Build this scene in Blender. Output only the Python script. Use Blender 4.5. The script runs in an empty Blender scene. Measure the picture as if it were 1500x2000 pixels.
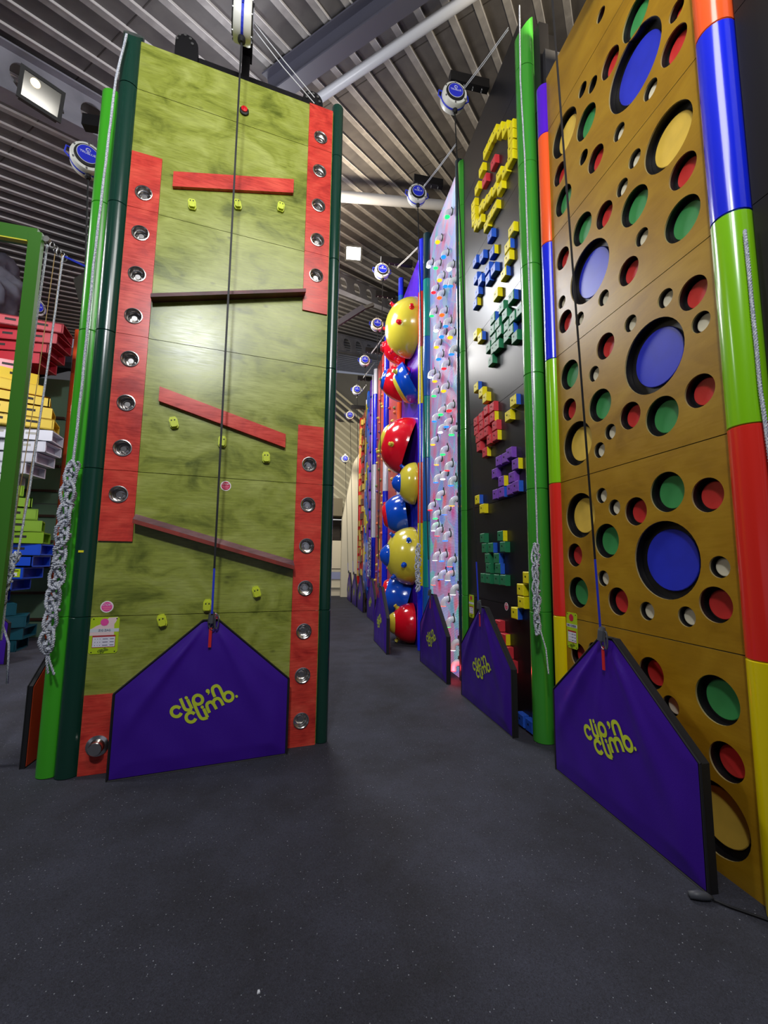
import bpy, bmesh, math, random
import numpy as np
from mathutils import Vector, Matrix
PI = math.pi
random.seed(7)
SC = bpy.context.scene
COL = SC.collection

# ------------------------------------------------------------------ camera
F_PX, PITCH, ROLL, YAW = 829.63, 0.113403, 0.0118299, 0.190583
cam = bpy.data.cameras.new('camera')
cam.sensor_fit = 'HORIZONTAL'; cam.sensor_width = 36.0
cam.lens = F_PX / 1500 * 36.0
cam.clip_start = 0.05; cam.clip_end = 200
cam_o = bpy.data.objects.new('camera', cam); COL.objects.link(cam_o)
f0 = Vector((math.sin(YAW), math.cos(YAW), 0)); r0 = Vector((math.cos(YAW), -math.sin(YAW), 0)); u0 = Vector((0, 0, 1))
fw = f0*math.cos(PITCH)+u0*math.sin(PITCH); up = u0*math.cos(PITCH)-f0*math.sin(PITCH)
r1 = r0*math.cos(ROLL)+up*math.sin(ROLL); u1 = up*math.cos(ROLL)-r0*math.sin(ROLL)
cm = Matrix((r1, u1, -fw)).transposed().to_4x4(); cm.translation = (0, 0, 1.7)
cam_o.matrix_world = cm
SC.camera = cam_o

# ------------------------------------------------------------------ world, lights, exposure
w = bpy.data.worlds.new('world'); SC.world = w; w.use_nodes = True
w.node_tree.nodes['Background'].inputs[0].default_value = (0.75, 0.8, 1.0, 1)
w.node_tree.nodes['Background'].inputs[1].default_value = 0.26
SC.view_settings.view_transform = 'Standard'; SC.view_settings.look = 'None'
SC.view_settings.gamma = 1.0; SC.view_settings.use_curve_mapping = False
SC.view_settings.exposure = 0.0

def area(name, loc, target, power, size, col=(1, 1, 1)):
    l = bpy.data.lights.new(name, 'AREA'); l.energy = power; l.size = size; l.color = col
    o = bpy.data.objects.new(name, l); COL.objects.link(o); o.location = loc
    d = Vector(target)-Vector(loc); o.rotation_euler = d.to_track_quat('-Z', 'Y').to_euler()
    return o
area('unseen_hall_light', (-0.78, -1.4, 6.3), (-0.6, 4, 4.4), 200, 0.5, (0.92, 0.95, 1))
area('unseen_hall_light', (0.4, 0.4, 6.5), (0.4, 6, 5.0), 120, 2.0, (1, 0.98, 0.95))  # broad unseen fill, added to lift the ambient level
area('unseen_hall_light', (-0.6, 8.8, 8.0), (2.2, 6.0, 3.0), 210, 1.2, (0.93, 0.95, 1))
area('unseen_hall_light', (0.1, 12.2, 8.2), (2.0, 11, 2), 230, 1.4, (1, 0.98, 0.95))  # this and the next two are unseen, assumed lights along the hall
area('unseen_hall_light', (-6.0, 4.2, 6.6), (-5.3, 9, 3), 280, 1.2, (0.97, 0.97, 1))
area('unseen_hall_light', (0.3, 17.0, 7.0), (0.6, 21.5, 3.5), 190, 1.0, (1, 0.95, 0.82))
area('added_roof_fill', (0.3, 8.2, 8.0), (1.6, 10.5, 12), 170, 0.6, (1, 0.83, 0.58))  # this whole roof set is added to brighten the sheets, no fixtures there
area('added_roof_fill', (2.9, 3.2, 7.3), (2.7, 4.5, 10), 60, 0.4, (1, 0.85, 0.6))
area('added_roof_fill', (-1.0, 5.4, 7.0), (0.2, 8, 12), 40, 0.8, (0.93, 0.93, 1))
area('added_roof_fill', (-3.5, 2.0, 6.0), (-3.5, 5, 9), 10, 0.8, (1, 0.97, 0.93))
area('added_roof_fill', (0.6, 14.5, 8.0), (1.5, 19, 13), 170, 0.8, (1, 0.9, 0.75))

l_ = bpy.data.lights.new('red_wall_led', 'POINT'); l_.energy = 2.2; l_.color = (1, 0.05, 0.08); l_.shadow_soft_size = 0.05
o_ = bpy.data.objects.new('red_wall_led', l_); COL.objects.link(o_); o_.location = (2.2, 5.98, 0.16)
# ------------------------------------------------------------------ helpers
def s2l(c):
    return tuple(((v/12.92) if v <= 0.04045 else ((v+0.055)/1.055)**2.4) for v in [x/255 for x in c])
_m = {}
def mat(name, rgb, rough=0.5, metal=0.0, var=0.0, scale=(4, 4, 4), rgb2=None, bump=0.0, bscale=60, emit=0, trans=0, coat=0, detail=5):
    if name in _m: return _m[name]
    m = bpy.data.materials.new(name); m.use_nodes = True; nt = m.node_tree; b = nt.nodes['Principled BSDF']
    c = (*s2l(rgb), 1)
    b.inputs['Base Color'].default_value = c; b.inputs['Roughness'].default_value = rough
    b.inputs['Metallic'].default_value = metal
    if coat: b.inputs['Coat Weight'].default_value = coat; b.inputs['Coat Roughness'].default_value = 0.12
    if trans: b.inputs['Transmission Weight'].default_value = trans
    if emit:
        b.inputs['Emission Color'].default_value = c; b.inputs['Emission Strength'].default_value = emit
    tc = None
    if rgb2 is not None or bump:
        tc = nt.nodes.new('ShaderNodeTexCoord'); mp = nt.nodes.new('ShaderNodeMapping'); mp.inputs['Scale'].default_value = scale
        nt.links.new(tc.outputs['Object'], mp.inputs['Vector'])
    if rgb2 is not None:
        n = nt.nodes.new('ShaderNodeTexNoise'); n.inputs['Scale'].default_value = 1.0; n.inputs['Detail'].default_value = detail; n.inputs['Distortion'].default_value = 0.6
        nt.links.new(mp.outputs[0], n.inputs['Vector'])
        cr = nt.nodes.new('ShaderNodeValToRGB'); e = cr.color_ramp.elements
        e[0].position = 0.5-var; e[1].position = 0.5+var; e[0].color = (*s2l(rgb2), 1); e[1].color = c
        nt.links.new(n.outputs['Fac'], cr.inputs[0]); nt.links.new(cr.outputs[0], b.inputs['Base Color'])
    if bump:
        n2 = nt.nodes.new('ShaderNodeTexNoise'); n2.inputs['Scale'].default_value = bscale; n2.inputs['Detail'].default_value = 3
        nt.links.new(tc.outputs['Object'], n2.inputs['Vector'])
        bp = nt.nodes.new('ShaderNodeBump'); bp.inputs['Strength'].default_value = bump; bp.inputs['Distance'].default_value = 0.01
        nt.links.new(n2.outputs['Fac'], bp.inputs['Height']); nt.links.new(bp.outputs[0], b.inputs['Normal'])
    _m[name] = m; return m

class MB:
    def __init__(s): s.v = []; s.f = []; s.m = []
    def add(s, vs, fs, mi=0):
        k = len(s.v); s.v += [tuple(v) for v in vs]; s.f += [tuple(i+k for i in f) for f in fs]; s.m += [mi]*len(fs); return s
    def box(s, x0, x1, y0, y1, z0, z1, mi=0, M=None, side=None):
        vs = [(x, y, z) for z in (z0, z1) for y in (y0, y1) for x in (x0, x1)]
        if M is not None: vs = [tuple(M @ Vector(v)) for v in vs]
        k = len(s.v); s.v += vs
        fs = [(0, 2, 3, 1), (4, 5, 7, 6), (0, 1, 5, 4), (2, 6, 7, 3), (0, 4, 6, 2), (1, 3, 7, 5)]
        s.f += [tuple(i+k for i in f) for f in fs]; s.m += [mi]*5+[mi if side is None else side]; return s
    def tube(s, pts, r, n=8, mi=0, caps=True):
        pts = [Vector(p) for p in pts]; rs = r if isinstance(r, (list, tuple)) else [r]*len(pts)
        k = len(s.v); t = (pts[1]-pts[0]).normalized()
        a = t.orthogonal().normalized()
        for i, p in enumerate(pts):
            if i == 0: d = pts[1]-pts[0]
            elif i == len(pts)-1: d = pts[-1]-pts[-2]
            else: d = pts[i+1]-pts[i-1]
            d.normalize(); a = (a-d*a.dot(d)).normalized(); b = d.cross(a)
            for j in range(n):
                th = 2*PI*j/n; s.v.append(tuple(p+(a*math.cos(th)+b*math.sin(th))*rs[i]))
        for i in range(len(pts)-1):
            for j in range(n):
                s.f.append((k+i*n+j, k+i*n+(j+1) % n, k+(i+1)*n+(j+1) % n, k+(i+1)*n+j)); s.m.append(mi)
        if caps:
            s.f.append(tuple(k+j for j in range(n-1, -1, -1))); s.m.append(mi)
            s.f.append(tuple(k+(len(pts)-1)*n+j for j in range(n))); s.m.append(mi)
        return s
    def lathe(s, prof, o, ax, n=20, mi=0, mis=None, sc=(1, 1), cap=True):
        # prof: (radius, height) list; o origin; ax axis
        o = Vector(o); ax = Vector(ax).normalized(); a = Vector((0, 0, 1)) if abs(ax.z) < 0.9 else Vector((1, 0, 0))
        a = (a-ax*a.dot(ax)).normalized(); b = ax.cross(a); k = len(s.v)
        for r, h in prof:
            for j in range(n):
                th = 2*PI*j/n; s.v.append(tuple(o+ax*h+a*(r*sc[0]*math.cos(th))+b*(r*sc[1]*math.sin(th))))
        for i in range(len(prof)-1):
            for j in range(n):
                s.f.append((k+i*n+j, k+i*n+(j+1) % n, k+(i+1)*n+(j+1) % n, k+(i+1)*n+j)); s.m.append(mis[i] if mis else mi)
        if cap and prof[0][0] > 1e-6: s.f.append(tuple(k+j for j in range(n-1, -1, -1))); s.m.append(mis[0] if mis else mi)
        if cap and prof[-1][0] > 1e-6: s.f.append(tuple(k+(len(prof)-1)*n+j for j in range(n))); s.m.append(mis[-1] if mis else mi)
        return s
    def prism(s, poly, y0, y1, mi=0, mside=None):
        # polygon in local x,z ; extruded along y
        n = len(poly); k = len(s.v)
        s.v += [(x, y0, z) for x, z in poly]+[(x, y1, z) for x, z in poly]
        s.f += [tuple(range(k, k+n)), tuple(range(k+2*n-1, k+n-1, -1))]; s.m += [mi, mi]
        for i in range(n):
            j = (i+1) % n; s.f.append((k+i, k+n+i, k+n+j, k+j)); s.m.append(mi if mside is None else mside)
        return s
    def mesh(s, name, mats, smooth=False):
        me = bpy.data.meshes.new(name); me.from_pydata(s.v, [], s.f)
        for m in mats: me.materials.append(m)
        if len(mats) > 1: me.polygons.foreach_set('material_index', s.m)
        bm = bmesh.new(); bm.from_mesh(me); bmesh.ops.recalc_face_normals(bm, faces=bm.faces); bm.to_mesh(me); bm.free()
        if smooth: me.shade_smooth() if smooth is True else me.set_sharp_from_angle(angle=smooth)
        me.update(); return me

def thing(name, label=None, cat=None, loc=(0, 0, 0), rz=0.0, group=None, kind=None):
    o = bpy.data.objects.new(name, None); COL.objects.link(o); o.location = loc; o.rotation_euler = (0, 0, rz); o.empty_display_size = 0.1
    tag(o, label, cat, group, kind); return o
def tag(o, label=None, cat=None, group=None, kind=None):
    for k, v in (('label', label), ('category', cat), ('group', group), ('kind', kind)):
        if v: o[k] = v
    return o
def part(name, mb, mats, parent=None, label=None, smooth=False, kind=None, loc=None):
    if not isinstance(mats, (list, tuple)): mats = [mats]
    me = mb if isinstance(mb, bpy.types.Mesh) else mb.mesh(name, mats, smooth)
    o = bpy.data.objects.new(name, me); COL.objects.link(o)
    if parent is not None: o.parent = parent
    if loc is not None: o.location = loc
    if label: o['label'] = label
    if kind: o['kind'] = kind
    return o
def copy_tree(o, parent=None):
    kids = [c for c in bpy.data.objects if c.parent == o]
    c = o.copy(); COL.objects.link(c)
    if parent is not None: c.parent = parent
    for k in kids: copy_tree(k, c)
    return c
SM = math.radians(35)

# ------------------------------------------------------------------ materials
M_rubber = None
def floor_mat():
    m = bpy.data.materials.new('rubber_floor'); m.use_nodes = True; nt = m.node_tree; b = nt.nodes['Principled BSDF']; b.inputs['Roughness'].default_value = 0.85
    tc = nt.nodes.new('ShaderNodeTexCoord')
    n1 = nt.nodes.new('ShaderNodeTexNoise'); n1.inputs['Scale'].default_value = 1.3; n1.inputs['Detail'].default_value = 8; n1.inputs['Roughness'].default_value = 0.65
    n2 = nt.nodes.new('ShaderNodeTexNoise'); n2.inputs['Scale'].default_value = 120; n2.inputs['Detail'].default_value = 5; n2.inputs['Roughness'].default_value = 0.85; n2.inputs['Distortion'].default_value = 1.5
    vo = nt.nodes.new('ShaderNodeTexVoronoi'); vo.inputs['Scale'].default_value = 52; vo.inputs['Randomness'].default_value = 1
    for n in (n1, n2, vo): nt.links.new(tc.outputs['Object'], n.inputs['Vector'])
    r1 = nt.nodes.new('ShaderNodeValToRGB'); e = r1.color_ramp.elements; e[0].position = 0.3; e[1].position = 0.72
    e[0].color = (*s2l((37, 37, 43)), 1); e[1].color = (*s2l((62, 64, 78)), 1)
    nt.links.new(n1.outputs['Fac'], r1.inputs[0])
    r2 = nt.nodes.new('ShaderNodeValToRGB'); e = r2.color_ramp.elements; e[0].position = 0.35; e[1].position = 0.7; e[0].color = (0.3, 0.3, 0.3, 1); e[1].color = (1.9, 1.9, 1.9, 1)
    nt.links.new(n2.outputs['Fac'], r2.inputs[0])
    mx = nt.nodes.new('ShaderNodeMix'); mx.data_type = 'RGBA'; mx.blend_type = 'MULTIPLY'; mx.inputs[0].default_value = 1
    nt.links.new(r1.outputs[0], mx.inputs[6]); nt.links.new(r2.outputs[0], mx.inputs[7])
    # pale flecks, only in some cells
    r3 = nt.nodes.new('ShaderNodeValToRGB'); e = r3.color_ramp.elements; e[0].position = 0.05; e[1].position = 0.17; e[0].color = (1, 1, 1, 1); e[1].color = (0, 0, 0, 1)
    nt.links.new(vo.outputs['Distance'], r3.inputs[0])
    sx = nt.nodes.new('ShaderNodeSeparateColor'); nt.links.new(vo.outputs['Color'], sx.inputs[0])
    gt = nt.nodes.new('ShaderNodeMath'); gt.operation = 'GREATER_THAN'; gt.inputs[1].default_value = 0.62; nt.links.new(sx.outputs[0], gt.inputs[0])
    ml = nt.nodes.new('ShaderNodeMath'); ml.operation = 'MULTIPLY'; nt.links.new(gt.outputs[0], ml.inputs[0]); nt.links.new(r3.outputs[0], ml.inputs[1])
    m5 = nt.nodes.new('ShaderNodeMath'); m5.operation = 'MULTIPLY'; nt.links.new(ml.outputs[0], m5.inputs[0]); nt.links.new(sx.outputs[1], m5.inputs[1])
    mx2 = nt.nodes.new('ShaderNodeMix'); mx2.data_type = 'RGBA'; mx2.inputs[7].default_value = (*s2l((190, 195, 205)), 1)
    nt.links.new(m5.outputs[0], mx2.inputs[0]); nt.links.new(mx.outputs[2], mx2.inputs[6]); nt.links.new(mx2.outputs[2], b.inputs['Base Color'])
    bp = nt.nodes.new('ShaderNodeBump'); bp.inputs['Strength'].default_value = 0.5; bp.inputs['Distance'].default_value = 0.004
    nt.links.new(n2.outputs['Fac'], bp.inputs['Height']); nt.links.new(bp.outputs[0], b.inputs['Normal'])
    return m
def ply_mat(name, light, mid, dark, rough=0.26, sc=2.2, knots=True, grain=0.85):
    m = bpy.data.materials.new(name); m.use_nodes = True; nt = m.node_tree; b = nt.nodes['Principled BSDF']; b.inputs['Roughness'].default_value = rough
    b.inputs['Specular IOR Level'].default_value = 0.45
    tc = nt.nodes.new('ShaderNodeTexCoord'); mp = nt.nodes.new('ShaderNodeMapping'); mp.inputs['Scale'].default_value = (1, 1, 1.7); nt.links.new(tc.outputs['Object'], mp.inputs[0])
    mpf = nt.nodes.new('ShaderNodeMapping'); mpf.inputs['Scale'].default_value = (3, 3, 30); nt.links.new(tc.outputs['Object'], mpf.inputs[0])
    n = nt.nodes.new('ShaderNodeTexNoise'); n.inputs['Scale'].default_value = sc; n.inputs['Detail'].default_value = 7; n.inputs['Roughness'].default_value = 0.6; n.inputs['Distortion'].default_value = 0.8
    nt.links.new(mp.outputs[0], n.inputs['Vector'])
    cr = nt.nodes.new('ShaderNodeValToRGB'); e = cr.color_ramp.elements; e[0].position = 0.3; e[1].position = 0.68
    e[0].color = (*s2l(dark), 1); e[1].color = (*s2l(light), 1); x = e.new(0.47); x.color = (*s2l(mid), 1)
    nt.links.new(n.outputs['Fac'], cr.inputs[0])
    n2 = nt.nodes.new('ShaderNodeTexNoise'); n2.inputs['Scale'].default_value = 2.4; n2.inputs['Detail'].default_value = 6; nt.links.new(mpf.outputs[0], n2.inputs['Vector'])
    c2 = nt.nodes.new('ShaderNodeValToRGB'); e = c2.color_ramp.elements; e[0].position = 0.3; e[1].position = 0.65; e[0].color = (0.72, 0.72, 0.72, 1); e[1].color = (1.06, 1.06, 1.06, 1)
    nt.links.new(n2.outputs['Fac'], c2.inputs[0])
    mx = nt.nodes.new('ShaderNodeMix'); mx.data_type = 'RGBA'; mx.blend_type = 'MULTIPLY'; mx.inputs[0].default_value = grain
    nt.links.new(cr.outputs[0], mx.inputs[6]); nt.links.new(c2.outputs[0], mx.inputs[7])
    last = mx.outputs[2]
    if knots:
        vo = nt.nodes.new('ShaderNodeTexVoronoi'); vo.inputs['Scale'].default_value = 3.2; nt.links.new(mp.outputs[0], vo.inputs['Vector'])
        c3 = nt.nodes.new('ShaderNodeValToRGB'); e = c3.color_ramp.elements; e[0].position = 0.03; e[1].position = 0.11; e[0].color = (0.45, 0.45, 0.45, 1); e[1].color = (1, 1, 1, 1)
        nt.links.new(vo.outputs['Distance'], c3.inputs[0])
        m2 = nt.nodes.new('ShaderNodeMix'); m2.data_type = 'RGBA'; m2.blend_type = 'MULTIPLY'; m2.inputs[0].default_value = 0.8
        nt.links.new(last, m2.inputs[6]); nt.links.new(c3.outputs[0], m2.inputs[7]); last = m2.outputs[2]
    nt.links.new(last, b.inputs['Base Color'])
    rr = nt.nodes.new('ShaderNodeMapRange'); rr.inputs[3].default_value = rough-0.06; rr.inputs[4].default_value = rough+0.12
    nt.links.new(n2.outputs['Fac'], rr.inputs[0]); nt.links.new(rr.outputs[0], b.inputs['Roughness'])
    return m
m_floor = floor_mat()
m_green_ply = ply_mat('green_stained_plywood', (168, 176, 92), (142, 151, 60), (88, 99, 28))
m_red_ply = ply_mat('red_stained_plywood', (226, 84, 66), (208, 62, 50), (172, 42, 38), knots=False, sc=3)
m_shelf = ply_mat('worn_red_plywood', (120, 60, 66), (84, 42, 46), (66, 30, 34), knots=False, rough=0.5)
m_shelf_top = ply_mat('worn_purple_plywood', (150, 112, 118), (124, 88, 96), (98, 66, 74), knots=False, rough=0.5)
m_yel_ply = ply_mat('ochre_plywood', (164, 126, 26), (152, 113, 18), (136, 99, 13), rough=0.34, knots=False, sc=2.0, grain=0.3)
m_ply_edge = mat('pale_plywood_edge', (150, 134, 88), 0.6)
m_dark = mat('black_board', (11, 9, 11), 0.5)
m_blackpanel = mat('black_gloss_panel', (20, 19, 22), 0.34)
m_blackmetal = mat('black_steel', (18, 17, 20), 0.45, 0.3)
m_holeblack = mat('black_tube_lining', (10, 8, 10), 0.45)
m_dgreen = mat('dark_green_pipe', (18, 58, 46), 0.22, coat=0.3)
m_lgreen = mat('bright_green_pipe', (64, 168, 36), 0.25, coat=0.3)
m_post = mat('green_painted_steel', (62, 120, 34), 0.4)
m_pg = mat('mid_green_pipe', (60, 150, 48), 0.22, coat=0.4)
m_chrome = mat('chrome', (222, 218, 214), 0.2, 1.0)
m_steel = mat('zinc_steel', (150, 150, 150), 0.35, 0.9)
m_lime = mat('lime_plastic', (200, 214, 50), 0.45)
m_black = mat('matt_black', (12, 12, 13), 0.6)
m_white = mat('white_plastic', (225, 228, 235), 0.4)
m_rope = mat('white_rope', (215, 218, 222), 0.8, rgb2=(140, 146, 165), var=0.1, scale=(120, 120, 120), detail=2)
m_cover = mat('purple_vinyl', (62, 20, 148), 0.36, bump=0.15, bscale=300)
m_orange_cover = mat('orange_red_vinyl', (196, 66, 30), 0.5)
m_border = mat('black_webbing_border', (18, 17, 22), 0.7)
m_logo = mat('lime_print', (196, 212, 52), 0.5)
m_strap_r = mat('red_strap', (200, 30, 35), 0.6)
m_strap_b = mat('blue_strap', (30, 50, 190), 0.6)
m_blue = mat('royal_blue_plastic', (26, 44, 214), 0.35)
m_grey_pl = mat('grey_plastic', (72, 74, 80), 0.5)
PC = dict(y=(226, 204, 8), r=(220, 44, 34), l=(130, 196, 22), b=(22, 40, 220), o=(240, 92, 40), p=(84, 24, 200), w=(215, 218, 232),
          g=(60, 150, 48), t=(14, 92, 104), T=(18, 132, 122), d=(18, 58, 46), k=(226, 60, 120), B=(24, 84, 160), D=(14, 50, 62))
def pmat(c): return mat('pipe_'+dict(y='yellow', r='red', l='lime', b='blue', o='orange', p='purple', w='white', g='green', t='teal', T='turquoise', d='dark_green', k='pink', B='steel_blue', D='dark_teal')[c], PC[c], 0.2, coat=0.4)

# ------------------------------------------------------------------ structure: floor, roof, hall walls
fl = part('floor', MB().box(-16, 9, -8, 30, -0.2, 0), m_floor, kind='structure')

RA, RE = math.radians(40.7), math.radians(18.5)
rv = Vector((math.sin(RA)*math.cos(RE), math.cos(RA)*math.cos(RE), math.sin(RE)))
bv = Vector((-math.cos(RA), math.sin(RA), 0)); nv = rv.cross(bv).normalized()
if nv.z < 0: nv = -nv
P0 = Vector((0, 0, 7.8))
def roof(w_, v_, n_=0.0): return P0+rv*w_+bv*v_+nv*n_
m_roof = mat('grey_roof_sheet', (92, 89, 88), 0.55, rgb2=(72, 69, 70), var=0.2, scale=(3, 3, 3))
m_rib = mat('pale_roof_rib', (158, 155, 153), 0.5, rgb2=(130, 127, 126), var=0.2, scale=(5, 5, 5))
m_ribedge = mat('bright_rib_edge', (205, 202, 200), 0.4)
def rbox(w0, w1, v0, v1, n0, n1, mb=None, mi=0):
    mb = mb or MB(); k = [roof(a, b_, c) for c in (n0, n1) for b_ in (v0, v1) for a in (w0, w1)]
    return mb.add(k, [(0, 2, 3, 1), (4, 5, 7, 6), (0, 1, 5, 4), (2, 6, 7, 3), (0, 4, 6, 2), (1, 3, 7, 5)], mi)
ceil = part('ceiling', rbox(-16, 34, -9, 19, 0, 0.15), m_roof, kind='structure')
rb = MB()
rbox(-16, 34, -0.048, 0.048, -0.028, 0.0, rb, 0); rbox(-16, 34, -0.056, -0.046, -0.034, 0.0, rb, 1)
rib_me = rb.mesh('rib', [m_rib, m_ribedge])
v = 3.28-0.36*34; i = 0
while v < 18.9:
    o = part('rib', rib_me, None, ceil); o.location = bv*v; v += 0.36
# cross joints of the sheets
jm = rbox(-0.008, 0.008, -9, 19, -0.004, 0.0).mesh('sheet_joint', [mat('sheet_joint_dark', (50, 46, 44), 0.7)])
for wq in (2.6, 5.4, 8.2, 11.0, 13.8):
    o = part('sheet_joint', jm, None, ceil); o.location = rv*wq

# castellated roof beam (I section with round holes)
def curve_panel(name, outer, holes, thick, bevel=0.0, res=28):
    cu = bpy.data.curves.new(name, 'CURVE'); cu.dimensions = '2D'; cu.fill_mode = 'BOTH'; cu.extrude = thick/2; cu.bevel_depth = bevel; cu.bevel_resolution = 0
    def poly(pts):
        sp = cu.splines.new('POLY'); sp.points.add(len(pts)-1)
        for p, (x, y) in zip(sp.points, pts): p.co = (x, y, 0, 1)
        sp.use_cyclic_u = True
    poly(outer)
    for h in holes:
        hx, hy, hr = h[:3]; el = h[3] if len(h) > 3 else 1.0
        poly([(hx+hr*math.cos(-2*PI*i/res), hy+hr*el*math.sin(-2*PI*i/res)) for i in range(res)])
    ob = bpy.data.objects.new(name, cu); COL.objects.link(ob)
    bpy.context.view_layer.update()
    me = bpy.data.meshes.new_from_object(ob.evaluated_get(bpy.context.evaluated_depsgraph_get()))
    bpy.data.objects.remove(ob); bpy.data.curves.remove(cu); me.name = name
    return me
def xz(me, y0=0.0):
    me.transform(Matrix.Translation((0, y0, 0)) @ Matrix.Rotation(PI/2, 4, 'X')); return me
m_beam = mat('grey_painted_beam', (150, 150, 160), 0.5, rgb2=(120, 120, 128), var=0.25, scale=(2, 2, 2))
m_beam_d = mat('dark_painted_beam', (66, 66, 78), 0.5)
def castellated(v_, w0, w1, n_top, depth, name, label, pitch=1.0, hr=0.26):
    t = thing(name, label, 'beam', roof(w0, v_, n_top-depth))
    holes = [(k*pitch+0.6, depth/2, hr) for k in range(int((w1-w0)/pitch)-0)]
    me = curve_panel('web', [(0, 0), (w1-w0, 0), (w1-w0, depth), (0, depth)], holes, 0.02)
    B = Matrix((rv, nv, -bv)).transposed().to_4x4()
    B = Matrix((rv, nv, rv.cross(nv))).transposed().to_4x4()
    me.transform(B); me.materials.append(m_beam)
    o = part('web', me, None, t)
    for nm, nn in (('bottom_flange', -0.012), ('top_flange', depth-0.012)):
        mb = MB(); k = [rv*a+bv*b_+nv*c for c in (nn, nn+0.024) for b_ in (-0.13, 0.13) for a in (0, w1-w0)]
        mb.add(k, [(0, 2, 3, 1), (4, 5, 7, 6), (0, 1, 5, 4), (2, 6, 7, 3), (0, 4, 6, 2), (1, 3, 7, 5)])
        part(nm, mb, m_beam, t)
    return t
castellated(6.75, 0.5, 6.4, -0.08, 0.62, 'castellated_beam', 'pale grey roof beam with round holes behind the unlit floodlight at top left', 0.86, 0.22)
castellated(8.0, 8.3, 19, -0.08, 0.62, 'castellated_beam', 'roof beam with round holes just behind the lit floodlight in the corridor gap', 0.86, 0.2)
castellated(12.6, 12, 26, -0.08, 0.9, 'castellated_beam', 'dark grey roof beam with big round holes at the far end of the corridor', 1.2, 0.34)
t = thing('steel_beam', 'dark grey steel roof beam above the top right of the green wall', 'beam', roof(4.25, 4.2, -0.35))
def rrel(mb, root): 
    L = root.location; mb.v = [(a-L.x, b_-L.y, c-L.z) for a, b_, c in mb.v]; return mb
part('flange', rrel(rbox(4.15, 4.42, -3.5, 4.5, -0.37, -0.35), t), m_beam_d, t)
part('web', rrel(rbox(4.27, 4.29, -3.5, 4.5, -0.35, -0.09), t), m_beam_d, t)
part('flange', rrel(rbox(4.15, 4.42, -3.5, 4.5, -0.09, -0.07), t), m_beam_d, t)
m_tube = mat('pale_grey_tube', (176, 178, 184), 0.35)
t = thing('brace_tube', 'pale grey round steel tube crossing the roof right of the green wall', 'tube', roof(4.75, 4.2, -0.3))
part('pipe', rrel(MB().tube([roof(4.76, 4.5, -0.35), roof(4.7, -3, -0.35)], 0.07, 16), t), m_tube, t, smooth=SM)
part('end_plate', rrel(rbox(4.6, 4.9, 4.5, 4.53, -0.5, -0.1), t), m_beam_d, t)
t = thing('brace_tube', 'grey round steel tube behind the second hanging auto belay', 'tube', (1.1, 9.6, 9.1))
part('pipe', rrel(MB().tube([(-0.6, 8.29, 9.3), (4.8, 9.2, 10.65)], 0.11, 14), t), m_tube, t, smooth=SM)
part('end_plate', rrel(MB().box(-0.75, -0.6, 8.1, 8.5, 9.1, 9.5), t), m_tube, t)
# far hall shell
m_cream = mat('cream_wall', (232, 222, 196), 0.6)
m_blueband = mat('pale_blue_band', (156, 162, 200), 0.6)
wb = part('wall_back', MB().box(-2.5, 5, 20.6, 20.9, 0, 2.62), m_cream, kind='structure')
part('trim_1', MB().box(-2.5, 5, 20.55, 20.6, 0.78, 1.12), m_blueband, wb)
part('trim_2', MB().box(-2.5, 5, 20.52, 20.6, 0.35, 0.4), mat('grey_trim', (170, 165, 150), 0.6), wb)
part('handrail', MB().tube([(-2.5, 20.5, 1.27), (5, 20.5, 1.27)], 0.02, 6), m_blackmetal, wb)
m_hall = mat('grey_hall_wall', (150, 148, 140), 0.7)
part('wall_far', MB().box(-16, 9, 27.0, 27.2, 0, 14), m_hall, kind='structure')
part('wall_right', MB().box(5.6, 5.8, -8, 27, 0, 13), mat('dark_hall_wall', (60, 58, 60), 0.7), kind='structure')
part('wall_left', MB().box(-13.2, -13, -8, 27, 0, 10), mat('grey_left_wall', (95, 95, 100), 0.7), kind='structure')
# cream column and end roof at the end of the corridor
t = thing('cream_column', 'cream wall column beside the last climbing wall at the corridor end', 'column', (2.05, 19.9, 0))
part('shaft', MB().prism([(-0.2, 0), (0.6, 0), (0.6, 6.9), (0.3, 6.4), (-0.1, 4.2), (-0.2, 3.6)], 0, 0.4), m_cream, t)
er = thing('end_cladding', 'cream ribbed gable cladding above the gallery at the corridor end', 'cladding', (0, 20, 3))
m_endroof = mat('cream_corrugated_sheet', (176, 168, 142), 0.6)
part('sheet', MB().box(-4, 5.4, 3.2, 3.25, 1.5, 6.4), m_endroof, er)
rm = MB().box(-0.055, 0.055, -0.04, 0.0, -4.6, 4.6, M=Matrix.Rotation(math.radians(-52), 4, 'Y')).mesh('rib', [mat('cream_rib', (214, 206, 176), 0.6)])
for k in range(24): part('rib', rm, None, er, loc=(1.0, 3.2, -1.0+k*0.42))
t = thing('mezzanine_railing', 'thin white steel railing on the gallery above the cream end wall', 'railing', (0.6, 21.2, 2.62))
for k in range(8): part('baluster', MB().box(-2.5+k*0.55, -2.46+k*0.55, 0, 0.03, 0, 1.05), m_white, t)
part('handrail', MB().box(-2.6, 2.5, -0.01, 0.04, 1.05, 1.1), m_white, t)
part('gallery_floor', MB().box(-2.5, 5, 20.9, 23.1, 2.45, 2.62), m_hall, wb)
t = thing('gallery_backdrop', 'dark gallery opening behind the railing above the cream end wall', 'gallery', (0.3, 22.5, 2.62))
part('back_panel', MB().box(-2.4, 1.7, 0, 0.1, 0, 1.3), mat('brown_dark', (60, 52, 46), 0.8), t)
part('soffit', MB().box(-2.4, 1.7, -1.0, 0.1, 1.3, 2.2), mat('gallery_soffit', (128, 118, 96), 0.8), t)
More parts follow.
